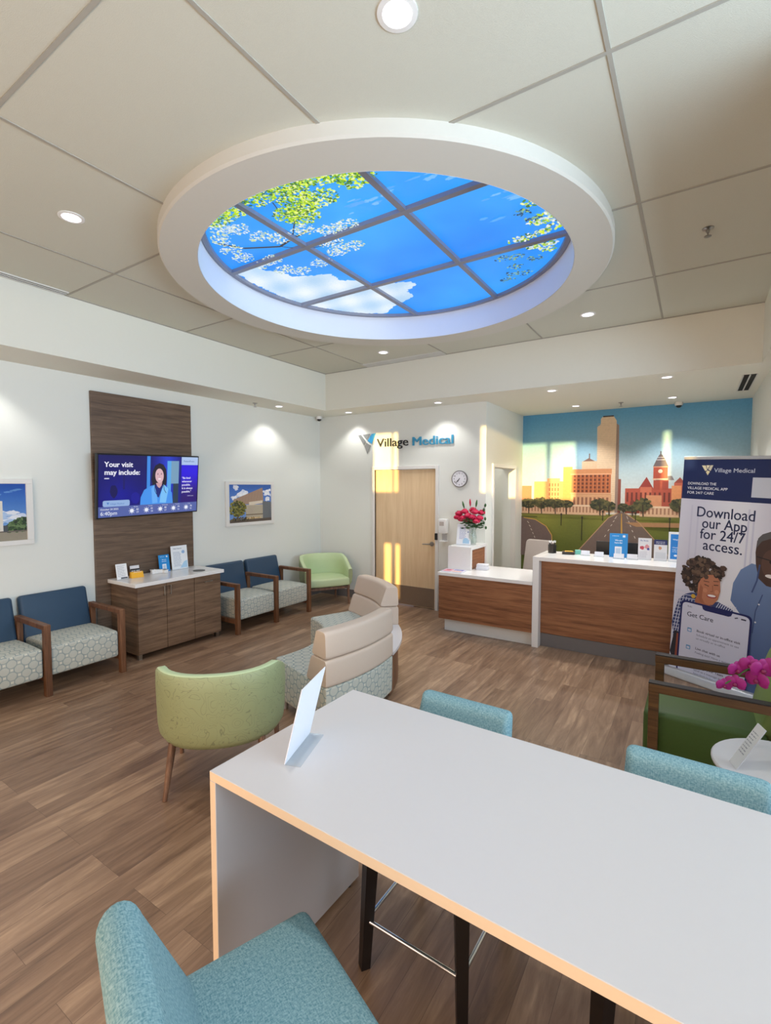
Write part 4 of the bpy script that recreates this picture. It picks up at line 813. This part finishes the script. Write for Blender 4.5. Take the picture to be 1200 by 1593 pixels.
# man with glasses, blue shirt (x to the right edge)
SH = (88, 112, 158)
A.poly([(.50, .84), (.51, 1.0), (.56, 1.13), (.64, 1.20), (.70, 1.19), (.85, .98), (.85, .04), (.60, .04), (.60, .72)], lambda x, z: lerp((70, 92, 140), (112, 136, 178), max(0, min(1, (z - .3) / .8)))); A.up()
A.poly([(.67, 1.20), (.66, 1.30), (.665, 1.40), (.70, 1.455), (.76, 1.485), (.85, 1.48), (.85, 1.02), (.76, 1.03), (.70, 1.08)], (72, 50, 44)); A.up()
A.poly([(.665, 1.34), (.67, 1.42), (.70, 1.46), (.76, 1.49), (.85, 1.485), (.85, 1.42), (.76, 1.43), (.70, 1.40)], (92, 90, 92)); A.ell(.78, 1.22, .07, .12, (92, 64, 54)); A.up(); A.line([(.67, 1.265), (.85, 1.235)], .009, (40, 34, 36)); A.ell(.80, 1.235, .035, .02, (34, 26, 26)); A.ell(.79, 1.115, .045, .016, (230, 222, 220)); A.line([(.70, 1.2), (.69, 1.06), (.66, .95)], .012, (60, 80, 126)); A.line([(.74, .95), (.70, .8), (.69, .6)], .008, (60, 80, 126)); A.ell(.72, .86, .007, .007, (220, 224, 230)); A.ell(.705, .7, .007, .007, (220, 224, 230)); A.up()
# woman with curly hair, checked shirt
A.poly([(.03, .3), (.0, .5), (.02, .62), (.05, .74), (.10, .80), (.2, .85), (.30, .76), (.40, .80), (.52, .76), (.56, .70), (.3, .5), (.1, .3)], (56, 70, 120)); A.up()
for i in range(14): A.line([(.01 + i * .022, .36 + i * .004), (.07 + i * .026, .80 - i * .01)], .006, (214, 218, 232))
for i in range(14): A.line([(.01, .38 + i * .034), (.26, .40 + i * .034)], .006, (206, 212, 230))
for i in range(8): A.line([(.38 + i * .02, .72), (.41 + i * .02, .79)], .006, (214, 218, 232))
A.poly([(-.0, .20), (.04, .12), (.09, .2), (.07, .42), (.03, .42)], (40, 40, 50)); A.poly([(.05, .1), (.10, .1), (.11, .4), (.055, .4)], (150, 80, 62)); A.up()
HC = [(58, 44, 40), (84, 64, 54), (40, 30, 28), (108, 86, 70)]
def curls(n, f):
    for _ in range(n):
        x, z = f(); A.blob(x, z, random.uniform(.012, .026), random.uniform(.012, .024), random.choice(HC), .25, 9)
def hairf():
    a = random.random() * 2 * pi; q = random.random() ** .5; return .235 + q * .165 * cos(a), 1.01 + q * .165 * sin(a)
curls(420, hairf); A.up()
A.poly([(.22, .83), (.22, .93), (.25, 1.0), (.30, 1.03), (.37, 1.04), (.405, .99), (.415, .90), (.40, .82), (.36, .76), (.30, .745), (.25, .77)], (186, 122, 92)); A.poly([(.20, .76), (.23, .86), (.29, .76), (.36, .745), (.36, .68), (.26, .66)], (170, 106, 80)); A.up()
A.line([(.275, .935), (.315, .925)], .007, (50, 32, 30)); A.line([(.355, .945), (.395, .95)], .007, (50, 32, 30)); A.line([(.265, .965), (.315, .965)], .006, (70, 46, 40)); A.line([(.35, .98), (.395, .985)], .006, (70, 46, 40)); A.line([(.345, .94), (.352, .885), (.33, .878)], .006, (150, 92, 70)); A.ell(.345, .838, .043, .018, (150, 50, 56), 16, 4); A.poly([(.225, .80), (.24, .93), (.265, .90), (.262, .80), (.29, .755), (.25, .76)], (160, 98, 72)); A.ell(.385, .885, .018, .02, (206, 144, 112)); A.ell(.285, .88, .02, .02, (200, 136, 104)); A.up(); A.ell(.345, .842, .036, .011, (246, 240, 238), 16, 4); curls(50, lambda: (random.uniform(.20, .30), random.uniform(1.0, 1.12))); curls(30, lambda: (random.uniform(.36, .43), random.uniform(1.03, 1.12))); A.ell(.185, .80, .02, .02, (210, 170, 60)); A.up()
# phone
A.t = Matrix.Translation((-.425, 0, 0)) @ Matrix.Rotation(radians(0), 4, 'Z')
A.rrect(.075, .03, .685, .745, .05, (18, 30, 92)); A.up(); A.rrect(.092, .03, .668, .728, .045, (214, 216, 236)); A.up(); A.poly([(.27, .73), (.53, .73), (.52, .70), (.50, .69), (.30, .69), (.28, .70)], (18, 30, 92))
A.text('9:41', .14, .685, .026, (90, 96, 130)); A.text('Get Care', .14, .60, .062, (40, 48, 80), .012); A.rect(.60, .69, .64, .702, (30, 36, 70)); A.line([(.55, .69), (.575, .70)], .01, (60, 66, 100))
for i, (h_, r_) in enumerate((('Book virtual or in-office visit', ('Schedule an appointment to see', 'us virtually or in-office')), ('Live chat with us', ('Feeling sick? Have a question?', '')), ('Message your Team', ('Send us a message and', 'hear back in hours')))):
    z = .47 - i * .17; A.text(h_, .24, z, .032, (40, 46, 84), .02); A.text(r_[0], .24, z - .038, .028, (96, 102, 136)); A.text(r_[1], .24, z - .072, .028, (96, 102, 136)); A.rrect(.155, z - .02, .195, z + .02, .006, (96, 156, 206)); A.up(); A.rrect(.162, z - .013, .188, z + .008, .003, (214, 216, 236))
p = A.out('banner_print', 'print', bn); p.matrix_local = lean @ Matrix.Translation((0, -.0012, 0)) @ Matrix.Rotation(pi / 2, 4, 'X')

# ------------------------------------------------------------ tub armchairs
def tub(label, loc, rz):
    """round backed armchair; local +y is the way it faces"""
    o = empty('tub_armchair', label, 'armchair', loc, rz)
    hw, fr, bk = .392, .27, .33; path = []
    for k in range(7): path.append((-hw + .012 * (1 - k / 6), fr - (fr - .02) * k / 6, Vector((-1, 0))))
    for k in range(1, 24): a = pi + pi * k / 24; path.append((hw * cos(a) * (abs(cos(a)) ** -.12 if abs(cos(a)) > .05 else 1), .02 + (bk + .02) * sin(a), Vector((cos(a), sin(a))).normalized()))
    for k in range(7): path.append((hw - .012 * k / 6, .02 + (fr - .02) * k / 6, Vector((1, 0))))
    rings = []; n = len(path)
    for i, (x, y, nn) in enumerate(path):
        t = max(0, min(1, (y + .12) / (fr + .12))); top = .752 - .20 * (t ** 1.1) ; th = .06
        def P_(d, z): return (x - nn.x * d, y - nn.y * d, z)
        rings.append([P_(.085, .292), P_(.035, .303), P_(.008, .345), P_(0, .41), P_(-.006, top - .10), P_(-.004, top - .018), P_(.004, top - .004), P_(.014, top), P_(th - .012, top), P_(th, top - .012), P_(th + .004, top - .12), P_(th + .008, .40), P_(th + .01, .30)])
    b = B(); loft(b, rings); sh = obj('shell', b, ['green_scribble', 'green_light'], o, 50)
    for p_ in sh.data.polygons:
        c = p_.center; nn = p_.normal; r_out = (c.x * nn.x + (c.y - .02) * nn.y)
        if nn.z > .5 or (r_out < 0 and c.z > .28): p_.material_index = 1
    b = B(); pts = [(x - nn.x * .062, y - nn.y * .062) for x, y, nn in path]; pts[0] = (pts[0][0], fr + .03); pts[-1] = (pts[-1][0], fr + .03); pts.insert(0, (-.15, fr + .05)); pts.append((.15, fr + .05))
    prism(b, pts, .30, .43, None, 0, .03); obj('seat_cushion', b, 'green_light', o, 50)
    b = B(); prism(b, [(x - nn.x * .07, y - nn.y * .07) for x, y, nn in path], .286, .31, None, 0, 0); obj('underside', b, 'dark_gap', o)
    b = B(); box(b, -.34, .34, fr - .035, fr + .0, .25, .30, .003); obj('seat_rail', b, 'leg_wood', o)
    for sx_, sy_ in ((-1, 1), (1, 1), (-1, -1), (1, -1)):
        b = B(); rod(b, (sx_ * (.315 if sy_ > 0 else .26), (fr - .02) if sy_ > 0 else -.19, .31), (sx_ * (.325 if sy_ > 0 else .29), (fr - .01) if sy_ > 0 else -.27, 0), .024, .014, 12); obj('leg', b, 'leg_wood', o, 50)
    return o
tub('pale green tub armchair in the far corner facing the room', (-4.96, 5.86, 0), radians(-122))
tub('pale green tub armchair with scribbled back beside the white table', (-2.54, 1.985, 0), radians(42))

# ------------------------------------------------------------ curved lounge seats round a wedge table
CX, CY = -3.75, 3.08
def lounge(a0, a1, label):
    am = radians((a0 + a1) / 2); o = empty('curved_lounge_seat', label, 'sofa', (CX + 1.3 * cos(am), CY + 1.3 * sin(am), 0)); off = (-1.3 * cos(am), -1.3 * sin(am))
    g = .25
    b = B(); arcsweep(b, roundpoly([(.86, .09), (1.40, .09), (1.40, .385), (1.38, .41), (.86, .425)], .03), a0 + g, a1 - g, 16, .02, off); obj('seat', b, 'circle_fabric', o, 45)
    b = B(); arcsweep(b, roundpoly([(1.38, .09), (1.635, .09), (1.64, .40), (1.38, .40)], .015), a0 + g, a1 - g, 16, .01, off); obj('back_base', b, 'circle_fabric', o, 45)
    b = B(); arcsweep(b, roundpoly([(1.36, .40), (1.645, .40), (1.645, .605), (1.44, .605)], .03), a0 + g, a1 - g, 16, .03, off); obj('lower_back_cushion', b, 'vinyl_cream', o, 50)
    b = B(); arcsweep(b, roundpoly([(1.445, .607), (1.645, .607), (1.635, .81), (1.51, .81)], .03), a0 + g, a1 - g, 16, .03, off); obj('upper_back_cushion', b, 'vinyl_cream', o, 50)
    for a in (a0 + 3, a1 - 3):
        for r in (.95, 1.55): b = B(); rod(b, (off[0] + r * cos(radians(a)), off[1] + r * sin(radians(a)), 0), (off[0] + r * cos(radians(a)), off[1] + r * sin(radians(a)), .1), .02, .028); obj('foot', b, 'silver_paint', o, 40)
lounge(-17.5, 13, 'nearer curved lounge seat with cream two roll back and circle pattern base'); lounge(43.5, 73.5, 'farther curved lounge seat with cream two roll back near the maple door')
am = radians(28); wt = empty('wedge_table', 'curved wedge side table with pale top between the two lounge seats', 'side table', (CX + 1.3 * cos(am), CY + 1.3 * sin(am), 0)); off = (-1.3 * cos(am), -1.3 * sin(am))
b = B(); arcsweep(b, [(.98, .03), (1.60, .03), (1.60, .395), (.98, .395)], 13.6, 42.9, 20, 0, off); obj('body', b, 'chair_wood', wt, 40)
b = B(); arcsweep(b, [(.95, .395), (1.638, .395), (1.638, .42), (.95, .42)], 13.3, 43.2, 24, 0, off); obj('tabletop', b, 'table_laminate', wt, 40)
b = B(); arcsweep(b, [(1.0, 0), (1.56, 0), (1.56, .03), (1.0, .03)], 15, 41, 14, 0, off); obj('plinth', b, 'black_plastic', wt)

# ------------------------------------------------------------ high white table and stools
tb = empty('high_table', 'large white laminate high table with full end panel in the foreground', 'table', (-1.335, .985, 0), radians(-1.3)); TL, TD, TH = 2.1, .775, .905
b = B(); box(b, 0, TL, 0, TD, TH - .032, TH, .0015, 1); b2 = obj('tabletop', b, ['table_laminate', 'table_edge_warm_lit'], tb)
b = B(); box(b, 0, .03, 0, TD, .012, TH - .032, .0015, 1); obj('end_panel', b, ['table_laminate', 'table_edge_warm_lit'], tb)
b = B(); box(b, TL - .03, TL, 0, TD, .012, TH - .032, .0015, 1); obj('end_panel', b, ['table_laminate', 'table_edge_warm_lit'], tb)
for c in tb.children:
    for p_ in c.data.polygons:
        if abs(p_.normal.y) > .9 or (c.name.startswith('tabletop') and abs(p_.normal.x) > .9): p_.material_index = 1
for y in (.06, TD - .06): b = B(); rod(b, (.015, y, 0), (.015, y, .015), .012); obj('glide', b, 'black_plastic', tb)
def stool_make(label, loc, rz):
    o = empty('counter_stool', label, 'stool', loc, rz, None)
    t = B(); box(t, -.225, .225, -.215, .24, .56, .645, .026, 4); bmesh.ops.subdivide_edges(t, edges=[e for e in t.edges if e.calc_length() > .3], cuts=5, use_grid_fill=True)
    for v in t.verts:
        if v.co.z > .62: v.co.z += .02 * max(0, 1 - (v.co.x / .23) ** 2) * max(0, 1 - (v.co.y / .25) ** 2)
    b = B(); merge(b, t); obj('seat', b, 'teal_fabric', o, 40)
    # back: rounded outline, slightly curved round the sitter
    out = roundpoly([(-.212, 0), (.212, 0), (.206, .352), (-.206, .352)], .022, 5)
    def bring(d, ins):
        r = []
        for p_ in out:
            x = p_.x * (1 - ins / .21); z = p_.y * (1 - ins / .352); y = -d - .045 * (z / .36) + .5 * x * x + (.10 * max(0, 1 - z / .33) ** 1.3 if d < -.005 else 0); r.append((x, y, z))
        return r
    b = B(); loft(b, [bring(-.003 + .043 * cos(a_), .034 * (1 - sin(a_))) for a_ in [pi * k / 10 for k in range(11)]], 0, True, Matrix.Translation((0, -.215, .575))); obj('backrest', b, 'teal_fabric', o, 60)
    for sx_ in (-1, 1):
        for sy_, yy in ((1, .205), (-1, -.19)):
            b = B(); rod(b, (sx_ * .185, yy - .01 * sy_, .575), (sx_ * .205, yy + .02 * sy_, 0), .037, .025, 4, 0, True); obj('leg', b, 'black_wood', o)
    b = B(); z = .187; pts = [(-.198, -.20, z), (-.198, .218, z), (.198, .218, z), (.198, -.20, z)]; tube(b, pts, .0085, 10); obj('footrest', b, 'chrome', o, 60)
    return o
s1 = stool_make('teal counter stool beyond the white table, nearest its left end', (-.815, 1.655, 0), pi - .02)
s1['group'] = 'teal stools at the white table'
dup(s1, (.015, 1.635, 0), pi - .03, 'teal counter stool beyond the white table in front of the orchid', 'teal stools at the white table')
dup(s1, (-.79, .685, 0), radians(-21), 'teal counter stool in the near left foreground, turned sideways', 'teal stools at the white table')
ts = empty('table_tent', 'blank white card stand in clear acrylic on the white table', 'card stand', (-1.185, 1.245, TH), radians(-71))
b = B(); R_ = Matrix.Rotation(radians(-14), 4, 'X'); box(b, -.108, .108, 0, .003, 0, .275, 0, 1, R_); obj('card', b, 'paper', ts)
b = B(); box(b, -.108, .108, .0, .06, .0, .003); obj('clear_foot', b, 'acrylic', ts)

# ------------------------------------------------------------ green armchair, side table, orchid at the right
ga = empty('wood_arm_armchair', 'green armchair with dark wood arms in front of the banner', 'armchair', (.10, 3.60, 0))
for y in (-.29, .29):
    b = B(); box(b, -.31, -.255, y - .026, y + .026, 0, .65, .004); obj('leg', b, 'dark_arm', ga); b = B(); box(b, .30, .35, y - .024, y + .024, 0, .62, .004); obj('leg', b, 'dark_arm', ga)
    b = B(); box(b, -.312, .36, y - .028, y + .028, .600, .652, .005); obj('armrest', b, 'dark_arm', ga); b = B(); box(b, -.312, .36, y - .030, y + .030, .652, .66, .003); obj('arm_cap', b, 'black_wood', ga)
b = B(); box(b, -.34, .28, -.262, .262, .15, .46, .035, 4); obj('seat', b, 'green_vinyl', ga, 45)
b = B(); M = Matrix.Translation((.27, 0, .38)) @ Matrix.Rotation(radians(12), 4, 'Y') @ Matrix.Rotation(pi / 2, 4, 'Z') @ Matrix.Rotation(pi / 2, 4, 'X'); prism(b, [tuple(p) for p in roundpoly([(-.262, 0), (.262, 0), (.262, .52), (-.262, .52)], .2, 8)], -.05, .05, M, 0, .025); obj('backrest', b, 'green_back', ga, 45)
st = empty('round_side_table', 'small round white side table at the right edge', 'side table', (.40, 2.90, 0))
b = B(); lathe(b, [(0, .475), (.29, .475), (.30, .485), (.30, .495), (.295, .50), (0, .50)], 48); obj('tabletop', b, 'table_laminate', st, 40); b = B(); lathe(b, [(0, 0), (.2, 0), (.2, .012), (.04, .03), (.035, .475), (0, .475)], 32); obj('pedestal', b, 'white_plastic', st, 40)
def f_grey(A_, w_, h_): A_.rect(0, 0, w_, h_, (214, 216, 216)); A_.up(); A_.greek(w_ * .1, h_ * .8, w_ * .7, 8, h_ * .07, h_ * .035, (150, 154, 160))
card('table_card', 'grey printed card standing on the round side table', 'card', (.187, 2.812, .501), radians(-72), .078, .235, f_grey, 29, 'paper', None, .003, False)
op = empty('orchid_pot', 'white orchid pot on the round side table, past the right edge', 'plant pot', (.52, 2.95, .501))
b = B(); lathe(b, [(0, 0), (.045, 0), (.06, .11), (.055, .11), (.045, .09), (0, .09)], 28); obj('pot', b, 'white_plastic', op, 40)
b = B(); tube(b, [(0, 0, .09), (-.02, .0, .28), (-.08, -.01, .42), (-.16, -.02, .475), (-.27, -.03, .465), (-.33, -.035, .40), (-.37, -.04, .36)], .004, 6); obj('stem', b, 'stem_green', op, 60)
for a in (.3, 2.2, 4.1): b = B(); ball(b, (.07 * cos(a), .07 * sin(a), .13), .09, 2, 0, (.9 if cos(a) > 0 else .9, .4, .12)); obj('leaf', b, 'leaf_green', op, 60)
for i, (x, z, s_, ry) in enumerate(((-.12, .455, 1.1, 10), (-.175, .485, 1.15, -15), (-.225, .46, 1.2, 20), (-.275, .475, 1.0, 0), (-.245, .405, 1.15, -30), (-.325, .44, .95, 25), (-.33, .37, 1.0, -10), (-.375, .35, .8, 15))):
    o = empty('orchid_flower', ('magenta orchid flower cut by the right edge, highest on the stem', 'magenta orchid flower second from the right edge', 'magenta orchid flower at the crown of the arching stem', 'magenta orchid flower at the upper left of the spray', 'magenta orchid flower hanging in the middle of the spray', 'magenta orchid flower at the left above the drooping tip', 'second lowest magenta orchid flower on the drooping tip', 'lowest and leftmost magenta orchid flower')[i], 'flower', (.52 + x, 2.91, .501 + z), radians(ry), 'magenta orchid flowers')
    b = B()
    for k, (a, L, w__) in enumerate(((90, .038, .75), (205, .036, .7), (335, .036, .7), (20, .038, 1.15), (160, .038, 1.15))):
        t = B(); ball(t, (L * .62 * s_, 0, 0), L * .62 * s_, 2, 0, (1, w__, .16)); bmesh.ops.translate(t, vec=(0, 0, -.003 * (k < 3)), verts=t.verts); merge(b, t, Matrix.Rotation(pi / 2, 4, 'X') @ Matrix.Rotation(radians(a), 4, 'Z'))
    obj('petals', b, 'orchid_pink', o, 60); b = B(); ball(b, (0, -.010, -.004), .010 * s_, 2, 0, (1, .8, 1.1)); obj('lip', b, 'orchid_lip', o, 60)
